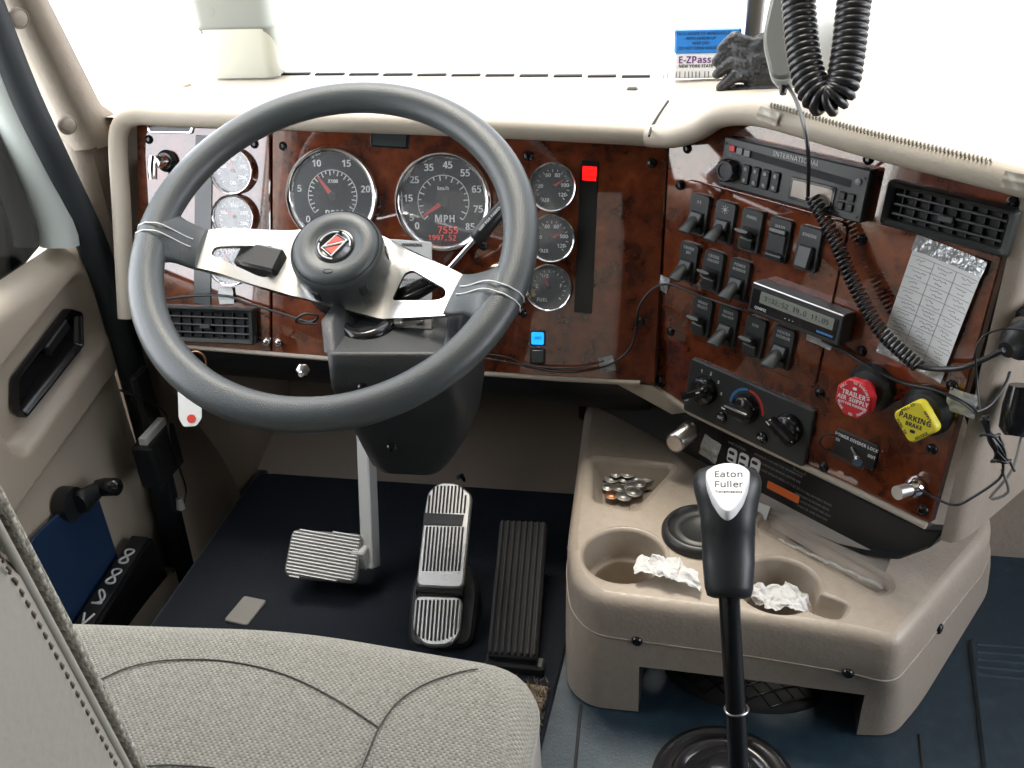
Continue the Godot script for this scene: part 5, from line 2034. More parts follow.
# ------------------------------------------------------------------ seat
func make_seat():
	var t := thing("driver_seat", "grey-green woven cloth driver seat with beige vinyl sides and stitched seams", "seat")
	var top := 0.50
	var x0 := -0.66
	var x1 := -0.125
	var zf := -0.645
	var zb := -0.15
	# the cushion's outline, rounded at its front corners
	var outl := rpoly(PackedVector2Array([Vector2(x0, zb), Vector2(x0, zf + 0.02), Vector2(-0.36, zf), Vector2(x1, zf + 0.015), Vector2(x1 + 0.005, zb)]), 0.055, 8)
	var hgt := func(x: float, z: float) -> float:
		var y := top + 0.006 * sin((x - x0) / (x1 - x0) * PI) - 0.03 * clampf((z + 0.5) / 0.35, 0.0, 1.0)
		return y
	var ins := func(p: Vector2, d: float) -> Vector2:
		return p
	var st := S()
	var rings := []
	var r0 := 0.035
	for k in 9:
		var a := PI / 2 * k / 8.0
		var off := r0 * (1.0 - cos(a))
		var o2 := inset(outl, r0 - r0 * cos(PI / 2 - a)) if false else inset(outl, r0 * (1.0 - cos(a)))
		var r := PackedVector3Array()
		for p in o2:
			r.append(Vector3(p.x, hgt.call(p.x, p.y) - r0 + r0 * sin(a), p.y))
		rings.append(r)
	loft(st, rings, false, false)
	var inner := inset(outl, r0)
	# top surface: grid clipped by scaling the outline towards its middle
	var mid := Vector2((x0 + x1) / 2, (zf + zb) / 2)
	rings = []
	for k in 13:
		var f := k / 12.0
		var r := PackedVector3Array()
		for p in inner:
			var q := p.lerp(mid, f * 0.999)
			r.append(Vector3(q.x, hgt.call(q.x, q.y), q.y))
		rings.append(r)
	group_no += 1
	st.set_smooth_group(group_no)
	for i in 12:
		for j in inner.size():
			var j2 := (j + 1) % inner.size()
			quad(st, rings[i][j], rings[i][j2], rings[i + 1][j2], rings[i + 1][j], Vector3.UP)
	mk("cushion", st, MT.cloth, t)
	# vinyl skirt below the cloth
	st = S()
	rings = []
	for l in [[0.004, -0.034], [0.0, -0.045], [0.0, -0.16], [0.02, -0.17]]:
		var o2 := inset(outl, l[0])
		var r := PackedVector3Array()
		for p in o2:
			r.append(Vector3(p.x, hgt.call(p.x, p.y) + l[1], p.y))
		rings.append(r)
	loft(st, rings, false, true)
	mk("skirt", st, MT.vinyl, t)
	st = S()
	var pp := []
	for p in inset(outl, 0.002):
		pp.append(Vector3(p.x, hgt.call(p.x, p.y) - 0.035, p.y))
	tube(st, pp, 0.0035, 6, false, true)
	mk("piping", st, MT.vinyl, t)
	# seams pressed into the cloth
	for q in [[[100, 680], [130, 667], [170, 660], [225, 661], [280, 673], [330, 696], [378, 727]], [[362, 768], [370, 748], [380, 726], [398, 702], [425, 684], [460, 672], [478, 669]], [[140, 767], [170, 765], [215, 768]]]:
		st = S()
		var sp := []
		for p in q:
			var w := ony(p[0], p[1], top)
			w = ony(p[0], p[1], hgt.call(w.x, w.z) + 0.0008)
			sp.append(w)
		tube(st, curve(sp, 0.01), 0.0007, 6)
		mk("seam", st, MT.seam_dark, t)
	# backrest: a padded slab whose right side faces the camera
	var bx := -0.20
	var rb := []
	var e_low := onx(145, 768, bx)
	var e_up := onx(0, 490, bx)
	var lean := (e_up - e_low) / (e_up.y - e_low.y)
	st = S()
	var n_lv := 10
	for k in n_lv:
		var y := lerpf(0.44, 1.02, k / float(n_lv - 1))
		var zf2 := e_low.z + lean.z * (y - e_low.y)
		var r := PackedVector3Array()
		var shrink := 0.0 if k < n_lv - 1 else 0.03
		for p in rrect(0.44 - shrink, 0.13 - shrink, 0.012, 6):
			r.append(Vector3(bx - 0.22 + p.x, y, zf2 + 0.065 + p.y))
		rb.append(r)
	loft(st, rb)
	mk("backrest", st, MT.vinyl, t)
	# cloth facing on the front of the backrest, ending at a seam along its edge
	st = S()
	rb = []
	for k in n_lv:
		var y := lerpf(0.44, 1.02, k / float(n_lv - 1))
		var zf2 := e_low.z + lean.z * (y - e_low.y)
		var r := PackedVector3Array()
		for p in rrect(0.434, 0.0035, 0.0015, 6):
			r.append(Vector3(bx - 0.22 + p.x + 0.002, y, zf2 - 0.001 + p.y))
		rb.append(r)
	loft(st, rb)
	mk("back_cloth", st, MT.cloth, t)
	st = S()
	var sp := []
	var sp2 := []
	for k in 21:
		var y := lerpf(0.50, 1.0, k / 20.0)
		var zf2 := e_low.z + lean.z * (y - e_low.y)
		sp.append(Vector3(bx - 0.0015, y, zf2 + 0.0055))
		sp2.append(Vector3(bx + 0.0002, y, zf2 + 0.040))
	tube(st, sp, 0.0016, 6)
	mk("edge_welt", st, MT.vinyl, t)
	for k in 100:
		st = S()
		var y := 0.52 + k * 0.0050
		var zf2 := e_low.z + lean.z * (y - e_low.y)
		tube(st, [Vector3(bx - 0.0004, y, zf2 + 0.0105), Vector3(bx + 0.0004, y + 0.0014, zf2 + 0.0106), Vector3(bx - 0.0004, y + 0.0028, zf2 + 0.0107)], 0.0006, 5)
		mk("stitch", st, MT.thread, t)
	# pedestal under the cushion
	st = S()
	box(st, T(Vector3(-0.39, 0.25, -0.38)), Vector3(0.36, 0.17, 0.36), 0.02)
	mk("pedestal", st, MT.black_matt, t)
	# tufted carpet offcut between seat and console
	var cr := S()
	var rng := RandomNumberGenerator.new()
	rng.seed = 4
	var c0 := ony(520, 684, FLOOR + 0.01)
	var c1 := ony(548, 688, FLOOR + 0.01)
	var rug := PackedVector2Array([Vector2(c0.x - 0.05, c0.z - 0.005), Vector2(c1.x, c1.z), Vector2(c1.x - 0.012, c1.z + 0.12), Vector2(c1.x - 0.012, -0.2), Vector2(c0.x - 0.05, -0.2)])
	slab(cr, rug, 0.0, 0.008, Transform3D(Basis(Vector3.RIGHT, Vector3(0, 0, 1), Vector3.UP), Vector3(0, FLOOR + 0.006, 0)), 0.002)
	var mm := thing("carpet_scrap", "shaggy tan carpet edge on the floor beside the driver seat", "carpet")
	mk("backing", cr, MT.carpet, mm)
	st = S()
	for i in 5200:
		var p := Vector3(rng.randf_range(c0.x - 0.05, c1.x + 0.003), FLOOR + 0.012, rng.randf_range(-0.2, c1.z - 0.008))
		if not Geometry2D.is_point_in_polygon(Vector2(p.x, p.z), rug) and rng.randf() < 0.6:
			continue
		var d := Vector3(rng.randf_range(-1, 1), rng.randf_range(0.6, 1.6), rng.randf_range(-1, 1)).normalized() * rng.randf_range(0.006, 0.012)
		var s := d.cross(Vector3(rng.randf(), rng.randf(), rng.randf())).normalized() * 0.0011
		tri(st, p - s, p + s, p + d, Vector3.UP)
		tri(st, p - s.cross(d).normalized() * 0.0011, p + s.cross(d).normalized() * 0.0011, p + d, Vector3.UP)
	var tf := mk("tufts", st, MT.carpet, mm)
	tf.set_meta("kind", "stuff")

# ------------------------------------------------------------------ console
const CY := 0.385
var con_top: PackedVector2Array
func to2(p: Vector3) -> Vector2:
	return Vector2(p.x, -p.z)
const CB := Basis(Vector3(1, 0, 0), Vector3(0, 0, -1), Vector3(0, 1, 0))
func solid(rings_in: Array) -> ArrayMesh:                  # closed mesh with one winding throughout
	var st := S()
	var rr := []
	for l in rings_in:
		var ol: PackedVector2Array = l[0]
		var area := 0.0
		for i in ol.size():
			area += ol[i].cross(ol[(i + 1) % ol.size()])
		var r := PackedVector3Array()
		for p in ol:
			r.append(Vector3(p.x, l[1], -p.y))
		if area < 0.0:
			r.reverse()
		rr.append(r)
	group_no += 1
	st.set_smooth_group(group_no)
	var n: int = rr[0].size()
	for i in rr.size() - 1:
		for j in n:
			var j2 := (j + 1) % n
			for v in [rr[i][j], rr[i + 1][j2], rr[i][j2], rr[i][j], rr[i + 1][j], rr[i + 1][j2]]:
				st.add_vertex(v)
	for e in 2:
		st.set_smooth_group(group_no + 1 + e)
		var r: PackedVector3Array = rr[-e]
		var m := Vector3.ZERO
		for p in r: m += p
		m /= n
		for j in n:
			var a := r[j]
			var b := r[(j + 1) % n]
			for v in ([m, a, b] if e == 0 else [m, b, a]):
				st.add_vertex(v)
	group_no += 3
	st.generate_normals()
	st.index()
	return st.commit()
func cutter(rings_in: Array) -> CSGMesh3D:               # closed mesh from [[outline, height], ...], bottom first
	var c := CSGMesh3D.new()
	c.mesh = solid(rings_in)
	c.operation = CSGShape3D.OPERATION_SUBTRACTION
	c.material = MT.beige
	return c
func flare(outl: PackedVector2Array, depth: float, r := 0.006, draft := 0.004) -> Array:
	var out := [[inset(outl, draft + 0.005), CY - depth], [inset(outl, draft + 0.001), CY - depth + 0.004], [inset(outl, draft * 0.5), CY - depth * 0.5], [outl, CY - r]]
	for k in range(1, 6):
		var a := PI / 2 * k / 5.0
		out.append([inset(outl, -r * (1.0 - cos(a))), CY - r + r * sin(a)])
	out.append([inset(outl, -r), CY + 0.01])
	return out
func make_console():
	var pts := PackedVector2Array()
	for q in [[560, 405], [568, 540], [573, 575], [594, 596], [680, 607], [760, 617], [860, 633], [898, 643], [925, 612], [994, 528], [985, 430]]:
		pts.append(to2(ony(q[0], q[1], CY)))
	pts[0] = Vector2(pts[1].x - 0.02, 1.30)
	pts[10] = Vector2(pts[9].x + 0.02, 1.30)
	con_top = rpoly(pts, 0.030, 6)
	var low := PackedVector2Array()
	for q in [[560, 405], [565, 650], [568, 690], [590, 708], [680, 717], [760, 726], [855, 736], [893, 737], [920, 705], [990, 590], [985, 430]]:
		low.append(to2(ony(q[0], q[1], FLOOR)))
	low[0] = Vector2(low[1].x - 0.02, 1.30)
	low[10] = Vector2(low[9].x + 0.02, 1.30)
	var con_low := rpoly(low, 0.030, 6)
	var t := thing("centre_console", "beige moulded centre console with cup holders and coin tray under the dash", "console")
	var st := S()
	var rr := []
	for l in [[1.0, FLOOR + 0.002], [0.93, FLOOR + 0.012], [0.72, FLOOR + 0.05], [0.40, FLOOR + 0.09]]:
		var mixed := PackedVector2Array()
		var ot := inset(con_top, -0.004)
		for i in ot.size():
			mixed.append(ot[i].lerp(con_low[i], l[0]))
		rr.append([mixed, l[1]])
	for l in [[-0.004, CY - 0.055], [-0.003, CY - 0.030], [-0.002, CY - 0.016], [-0.0005, CY - 0.010], [0.002, CY - 0.005], [0.006, CY - 0.0015], [0.011, CY]]:
		rr.append([inset(con_top, l[0]), l[1]])
	var body := CSGMesh3D.new()
	body.name = "console_body"
	body.mesh = solid(rr)
	body.material = MT.beige
	t.add_child(body)
	# cup holders
	for q in [[[586, 555], [662, 555], [624, 527], [624, 583]], [[740, 585], [816, 585], [778, 556], [778, 614]]]:
		var a := to2(ony(q[0][0], q[0][1], CY))
		var b := to2(ony(q[1][0], q[1][1], CY))
		var c := to2(ony(q[2][0], q[2][1], CY))
		var d := to2(ony(q[3][0], q[3][1], CY))
		var cen := (a + b + c + d) / 4
		var r := (a.distance_to(b) + c.distance_to(d)) / 4
		var o := ngon(40, r, 0, cen)
		var cy2 := ngon(40, r * 0.80, 0, cen)
		var prof := [[ngon(40, r * 0.72, 0, cen), CY - 0.095], [ngon(40, r * 0.75, 0, cen), CY - 0.043], [ngon(40, r * 0.78, 0, cen), CY - 0.040], [ngon(40, r * 0.88, 0, cen), CY - 0.038], [ngon(40, r * 0.92, 0, cen), CY - 0.034]]
		for l in flare(o, 0.030, 0.006).slice(2):
			prof.append(l)
		body.add_child(cutter(prof))
	# notch beside the second cup holder
	var nt := PackedVector2Array()
	for q in [[800, 590], [815, 591], [850, 604], [840, 619], [822, 616], [800, 606]]:
		nt.append(to2(ony(q[0], q[1], CY)))
	body.add_child(cutter(flare(rpoly(nt, 0.008, 3), 0.028, 0.004, 0.003)))
	# coin tray, five-sided
	var ct := PackedVector2Array()
	for q in [[594, 459], [672, 467], [653, 487], [635, 508], [594, 499]]:
		ct.append(to2(ony(q[0], q[1], CY)))
	body.add_child(cutter(flare(rpoly(ct, 0.008, 4), 0.026, 0.009, 0.006)))
	# pen tray
	var pt := PackedVector2Array()
	for q in [[768, 510], [888, 578], [891, 588], [880, 594], [756, 525]]:
		pt.append(to2(ony(q[0], q[1], CY)))
	body.add_child(cutter(flare(rpoly(pt, 0.008, 4), 0.012, 0.006, 0.006)))
	# dark opening low in the front
	var f0 := onp(640, 672, Vector3(-0.10, 0.3, -0.86), Vector3(0.35, 0, 1))
	var ob := CSGBox3D.new()
	ob.operation = CSGShape3D.OPERATION_SUBTRACTION
	ob.size = Vector3(0.245, 0.10, 0.16)
	var oc := Vector3(0.068, 0.243, -0.885)
	ob.transform = Transform3D(Basis(Vector3(0, 1, 0), deg_to_rad(-2)), oc)
	ob.material = MT.black_matt
	body.add_child(ob)
	# screws
	for q in [[641, 622, 0.030], [849, 661, 0.030], [931, 626, 0.030], [570, 549, 0.03]]:
		pass
	for k in 4:
		var q: Array = [[641, 621], [849, 661], [931, 625], [569.5, 549]][k]
		var p := ony(q[0], q[1], CY - 0.055)
		var best := Vector2.ZERO
		var bn := Vector2.ZERO
		var o2 := inset(con_top, -0.004)
		var bd := 1e9
		for i in o2.size():
			var e0 := o2[i]
			var e1 := o2[(i + 1) % o2.size()]
			var cp := Geometry2D.get_closest_point_to_segment(to2(p), e0, e1)
			if cp.distance_to(to2(p)) < bd:
				bd = cp.distance_to(to2(p)); best = cp
				var e := (e1 - e0).normalized()
				bn = Vector2(e.y, -e.x)
		if bn.dot(best - to2(Vector3(0.08, 0, -1.0))) < 0: bn = -bn
		st = S()
		var z := Vector3(bn.x, 0, -bn.y)
		lathe(st, [Vector2(0.0065, -0.006), Vector2(0.0065, 0.001), Vector2(0.005, 0.003), Vector2(0.003, 0.002), Vector2(0, 0.002)], 16, Transform3D(Basis(Vector3.UP.cross(z), Vector3.UP, z), Vector3(best.x, CY - 0.055, -best.y)))
		mk("screw", st, MT.black_gloss, t)
	# moulded line round the body
	st = S()
	var lp := []
	for p in inset(con_top, -0.0040):
		lp.append(Vector3(p.x, CY - 0.055, -p.y))
	tube(st, lp, 0.0012, 5, false, true)
	mk("mould_line", st, MT.beige, t)
	# net bag pushed into the opening
	var nb := thing("net_bag", "black mesh bag with pale glimpses in the console's low opening", "bag")
	st = S()
	oc += Vector3(-0.005, 0.016, -0.016)
	var ax := Vector3(cos(deg_to_rad(8)), 0, sin(deg_to_rad(8)))
	var az := Vector3(-ax.z, 0, ax.x)
	ball(st, Transform3D(Basis(ax, Vector3.UP, az), oc + az * 0.00 + ax * 0.0 + Vector3(0, -0.045, 0)), Vector3(0.098, 0.034, 0.055), 16)
	mk("bag", st, MT.black_matt, nb)
	for k in 14:
		for s in [-1, 1]:
			st = S()
			var p3 := []
			for i in 15:
				var u := -0.09 + 0.18 * i / 14.0
				var v = (k / 13.0 - 0.5) * 0.20 + s * u * 0.6
				if absf(v) > 0.054: continue
				var q := 1.0 - pow(u / 0.098, 2) - pow(v / 0.055, 2)
				if q <= 0.0: continue
				p3.append(oc + ax * u + az * v + Vector3(0, -0.045 + 0.034 * sqrt(q) + 0.0008, 0))
			if p3.size() > 2:
				tube(st, p3, 0.0009, 4)
				mk("strand", st, MT.black_gloss, nb)
	st = S()
	sheet(st, func(u, v): return oc + ax * (0.018 + 0.036 * u) + az * (0.012 + 0.007 * v - 0.004 * u) + Vector3(0, -0.0115 - 0.004 * u * u, 0), 4, 2, Vector3.UP)
	mk("wrapper", st, MT.white, nb)
	# coins in the tray
	var rng := RandomNumberGenerator.new()
	rng.seed = 9
	var cc := [[608, 468], [620, 468], [632, 470], [644, 471], [653, 472], [612, 478], [624, 479], [637, 478], [646, 478], [608, 487], [620, 488], [632, 486], [640, 484], [612, 495], [624, 496], [616, 474], [628, 474], [634, 492]]
	for k in cc.size():
		st = S()
		var p := ony(cc[k][0], cc[k][1], CY - 0.0235 + k * 0.0004)
		var r := 0.0085 + 0.0026 * float(k % 3) / 2.0
		lathe(st, [Vector2(0, -0.0009), Vector2(r, -0.0009), Vector2(r, 0.0009), Vector2(r * 0.93, 0.0011), Vector2(r * 0.91, 0.0007), Vector2(r * 0.45, 0.0008), Vector2(r * 0.4, 0.0011), Vector2(0, 0.0011)], 28, Transform3D(Basis(Vector3.RIGHT, Vector3(0, 0, -1), Vector3.UP).rotated(Vector3(rng.randf_range(-1, 1), 0, rng.randf_range(-1, 1)).normalized(), rng.randf_range(0.01, 0.10)), p))
		var cop := k in [13, 3]
		one("coin", st, MT.copper if cop else MT.coin, "copper coin lying in the console's coin tray" if cop else "silver coin lying in the console's coin tray", "coin", Transform3D.IDENTITY, "copper coins in the coin tray" if cop else "silver coins in the coin tray")
	# crumpled tissues
	var nz := FastNoiseLite.new()
	nz.seed = 12
	nz.frequency = 22.0
	nz.fractal_octaves = 4
	nz.noise_type = FastNoiseLite.TYPE_SIMPLEX
	for k in 2:
		var c := ony(668, 576, CY + 0.006) if k == 0 else ony(780, 603, CY - 0.022)
		st = S()
		var seedv := Vector3(k * 7.0, 3.0, k * 2.0)
		sheet(st, func(u, v):
			var a = (u - 0.5) * (0.070 if k == 0 else 0.062)
			var b = (v - 0.5) * (0.030 if k == 0 else 0.036)
			var p := Vector3(a, 0, b)
			var d := Vector3(nz.get_noise_3dv(p * 1.2 + seedv), nz.get_noise_3dv(p * 1.6 + seedv * 2.0), nz.get_noise_3dv(p * 1.3 + seedv * 3.0))
			return c + p + Vector3(d.x * 0.010, 0.008 * (1.0 - pow(absf(u - 0.5) * 2, 2)) + d.y * 0.010 + 0.004, d.z * 0.010 + (a * 0.2)), 60, 40, Vector3.UP)
		one("tissue", st, MT.tissue, ["crumpled white tissue on the console between cup holder and round lid", "crumpled white tissue stuffed into the cup holder behind the gear lever"][k], "tissue")
	# black round lid behind the gear knob
	st = S()
	var lc := ony(701, 534, CY)
	lathe(st, [Vector2(0.047, 0.0), Vector2(0.047, 0.006), Vector2(0.044, 0.011), Vector2(0.040, 0.012), Vector2(0.037, 0.007), Vector2(0.028, 0.005), Vector2(0.024, 0.007), Vector2(0.020, 0.005), Vector2(0, 0.005)], 48, Transform3D(CB, lc), 50)
	one("round_lid", st, MT.black, "black round ridged lid on the console behind the gear knob", "lid")
	# clear straw wrapper in the pen tray
	st = S()
	var w0 := ony(778, 540, CY - 0.004)
	var w1 := ony(884, 588, CY - 0.004)
	var wp := []
	for i in 30:
		var f := i / 29.0
		wp.append(w0.lerp(w1, f) + Vector3(0.0012 * sin(i * 2.1), 0.001 * sin(i * 1.3), 0.0012 * cos(i * 2.7)))
	tube(st, wp, 0.0026, 7)
	one("wrapped_straw", st, MT.clear_plastic, "straw in crinkled clear wrapper lying in the pen tray", "straw")
	# paper tag sticking out behind the knob
	st = S()
	slab(st, los(WF, [[752, 500], [770, 507], [765, 522], [755, 518]], 0.004), 0.003, 0.0034, WF, 0.0)
	one("paper_tag", st, MT.paper, "small white printed paper stuck out behind the gear knob", "paper")

func make_lever():
	var base := ony(738, 768, FLOOR + 0.03)
	var t := thing("gear_lever", "gear lever with black pear-shaped knob reading Eaton Fuller", "gear lever")
	# boot rings on the floor
	var st := S()
	lathe(st, [Vector2(0.066, 0.0), Vector2(0.066, 0.007), Vector2(0.061, 0.010), Vector2(0.057, 0.007), Vector2(0.050, 0.007), Vector2(0.046, 0.014), Vector2(0.042, 0.014), Vector2(0.038, 0.010), Vector2(0.028, 0.014), Vector2(0.018, 0.03), Vector2(0.012, 0.034), Vector2(0, 0.034)], 56, Transform3D(CB * Basis.from_scale(Vector3(1.18, 1.18, 1.0)), Vector3(0.042, FLOOR, -0.738)), 50)
	mk("boot", st, MT.black_gloss, t)
	var kt := at(727, 470, 0.93)
	var kb := at(729, 592, 0.90)
	var foot := Vector3(base.x - 0.008, FLOOR + 0.03, base.z - 0.02)
	st = S()
	tube(st, curve([kb + (kt - kb) * 0.2, kb, at(732, 650, 0.915), at(737, 730, 0.94), at(739, 790, 0.96)], 0.02), 0.0095, 16)
	mk("rod", st, MT.black_gloss, t)
	st = S()
	var cl := at(736.5, 709, 0.935)
	var cd := (at(737, 730, 0.94) - at(732, 650, 0.915)).normalized()
	var cx := cd.cross(Vector3.RIGHT).normalized()
	var cp := []
	for i in 24:
		var a := TAU * i / 24
		cp.append(cl + (cx * cos(a) + cd.cross(cx) * sin(a)) * 0.0105)
	tube(st, cp, 0.0014, 6, false, true)
	mk("clamp_ring", st, MT.steel, t)
	# knob: lofted along its axis, wider at the head
	var yv := (kt - kb).normalized()
	var zv := (C - kt)
	zv = (zv - yv * zv.dot(yv)).normalized()
	var xv := yv.cross(zv)
	var L := kt.distance_to(kb)
	var kf := Transform3D(Basis(xv, yv, zv), kb)
	st = S()
	var rr := []
	for l in [[-0.006, 0.014, 0.014, 0], [-0.004, 0.0185, 0.0175, 0], [0.004, 0.0205, 0.019, 0], [0.030, 0.0222, 0.0205, 0], [0.0575, 0.0228, 0.021, 0], [0.058, 0.0231, 0.0213, 0], [0.075, 0.0238, 0.022, 0.001], [0.092, 0.0265, 0.0235, 0.003], [0.104, 0.0288, 0.0245, 0.004], [0.114, 0.0296, 0.0240, 0.003], [0.122, 0.0284, 0.022, 0.000], [0.128, 0.025, 0.018, -0.003], [0.132, 0.0185, 0.012, -0.006], [0.1335, 0.008, 0.005, -0.007]]:
		var r := PackedVector3Array()
		for j in 32:
			var a := TAU * j / 32
			var ca := cos(a)
			var sa := sin(a)
			r.append(kf * Vector3(signf(ca) * pow(absf(ca), 0.85) * l[1] * 1.05, l[0] * L / 0.128, signf(sa) * pow(absf(sa), 0.85) * l[2] + l[3]))
		rr.append(r)
	loft(st, rr)
	var knob := mk("knob", st, MT.knob_rubber, t)
	# shield-shaped badge set on the slanted head
	var bo := [[706, 471], [716, 465], [728, 463], [741, 465], [750, 471], [749.5, 480], [743, 498], [735, 509], [727.5, 514], [720, 509], [712, 497], [705.5, 480]]
	var bc := at(728, 486, 0.885)
	var bz := (C - bc).normalized() * 0.9 + yv * 0.75
	bz = bz.normalized()
	var bxv := (xv - bz * xv.dot(bz)).normalized()
	var bf := Transform3D(Basis(bxv, bz.cross(bxv), bz), kf * Vector3(0, 0.108 * L / 0.128, 0.0285) + bz * 0.0024)
	st = S()
	slab(st, rpoly(los(bf, bo), 0.004, 3), -0.010, 0.0015, bf, 0.0012, true)
	var bd := mk("badge", st, MT.badge, knob)
	st = S()
	text(st, "Eaton", 0.0072, bf * T(lo(bf, 728.5, 475.5) + Vector3(0, 0, 0.0015)), "Droid Sans", false)
	text(st, "Fuller", 0.0072, bf * T(lo(bf, 728.5, 485.5) + Vector3(0, 0, 0.0015)), "Droid Sans", false)
	text(st, "Transmissions", 0.0026, bf * T(lo(bf, 728.5, 493) + Vector3(0, 0, 0.0015)), "Droid Sans", false)
	mk("badge_lettering", st, MT.print_black, bd, Transform3D.IDENTITY, false)
	# floor ribs on the passenger side and seams of the floor covering
	for k in 5:
		st = S()
		var a := ony(976, 647 + k * 7.5, FLOOR)
		var b := ony(1040, 651 + k * 8.0, FLOOR)
		tube(st, [a + Vector3(0, 0.001, 0), b + Vector3(0, 0.001, 0)], 0.0055, 6)
		var ribm := mk("floor_rib", st, MT.rubber_floor, get_node("floor"))
	st = S()
	var s0 := ony(968, 640, FLOOR)
	slab(st, rpoly(PackedVector2Array([to2(s0), to2(ony(985, 790, FLOOR)), to2(ony(1200, 790, FLOOR)), to2(ony(1150, 640, FLOOR))]), 0.01), -0.002, 0.005, Transform3D(CB, Vector3(0, FLOOR, 0)), 0.003)
	mk("floor_pad", st, MT.rubber_floor, get_node("floor"))
	for q in [[[581, 705], [573, 790]], [[919, 735], [925, 790]]]:
		st = S()
		tube(st, [ony(q[0][0], q[0][1], FLOOR), ony(q[1][0], q[1][1], FLOOR)], 0.002, 5)
		mk("floor_seam", st, MT.black_matt, get_node("floor"))

# ------------------------------------------------------------------ loose things on and round the dash
func tape_piece(cx: float, cy: float, w: float, h: float, turn: float, fr: Transform3D, label: String, lift := 0.0015, m: Material = null):
	var st := S()
	var c := lo(fr, cx, cy, lift)
	var xf := fr * TR(c, Vector3(0, 0, turn))
	sheet(st, func(u, v): return xf * Vector3((u - 0.5) * w, (v - 0.5) * h, 0.0016 * exp(-pow((v - 0.5) * 7.0, 2)) + 0.0006 * sin(u * 9.0 + v * 4.0)), 12, 10, fr.basis.z)
	sheet(st, func(u, v): return xf * Vector3((u - 0.5) * w, (v - 0.5) * h, 0.0016 * exp(-pow((v - 0.5) * 7.0, 2)) + 0.0006 * sin(u * 9.0 + v * 4.0) - 0.0003), 12, 10, -fr.basis.z)
	one("tape_piece", st, m if m else MT.tape, label, "tape", Transform3D.IDENTITY, "pieces of tape holding cords")
func cable(called: String, pts: Array, r: float, label: String, cat := "cable", m: Material = null):
	var st := S()
	tube(st, curve(pts, 0.006), r, 7)
	one(called, st, m if m else MT.rubber_cable, label, cat)
func helix(st: SurfaceTool, path: Array, rad: float, wire: float, pitch: float, seg := 12, sides := 5):
	var c := Curve3D.new()
	for p in path: c.add_point(p)
	var L := c.get_baked_length()
	var turns := L / pitch
	var n := int(turns * seg)
	var pts := []
	var up := Vector3.ZERO
	for i in n + 1:
		var s := L * i / n
		var p := c.sample_baked(s)
		var d := (c.sample_baked(minf(s + 0.002, L)) - c.sample_baked(maxf(s - 0.002, 0))).normalized()
		if up == Vector3.ZERO: up = d.cross(Vector3(0.3, 0.2, 0.9)).normalized()
		up = (up - d * up.dot(d)).normalized()
		var a := TAU * i / seg
		pts.append(p + (up * cos(a) + d.cross(up) * sin(a)) * rad)
	tube(st, pts, wire, sides)

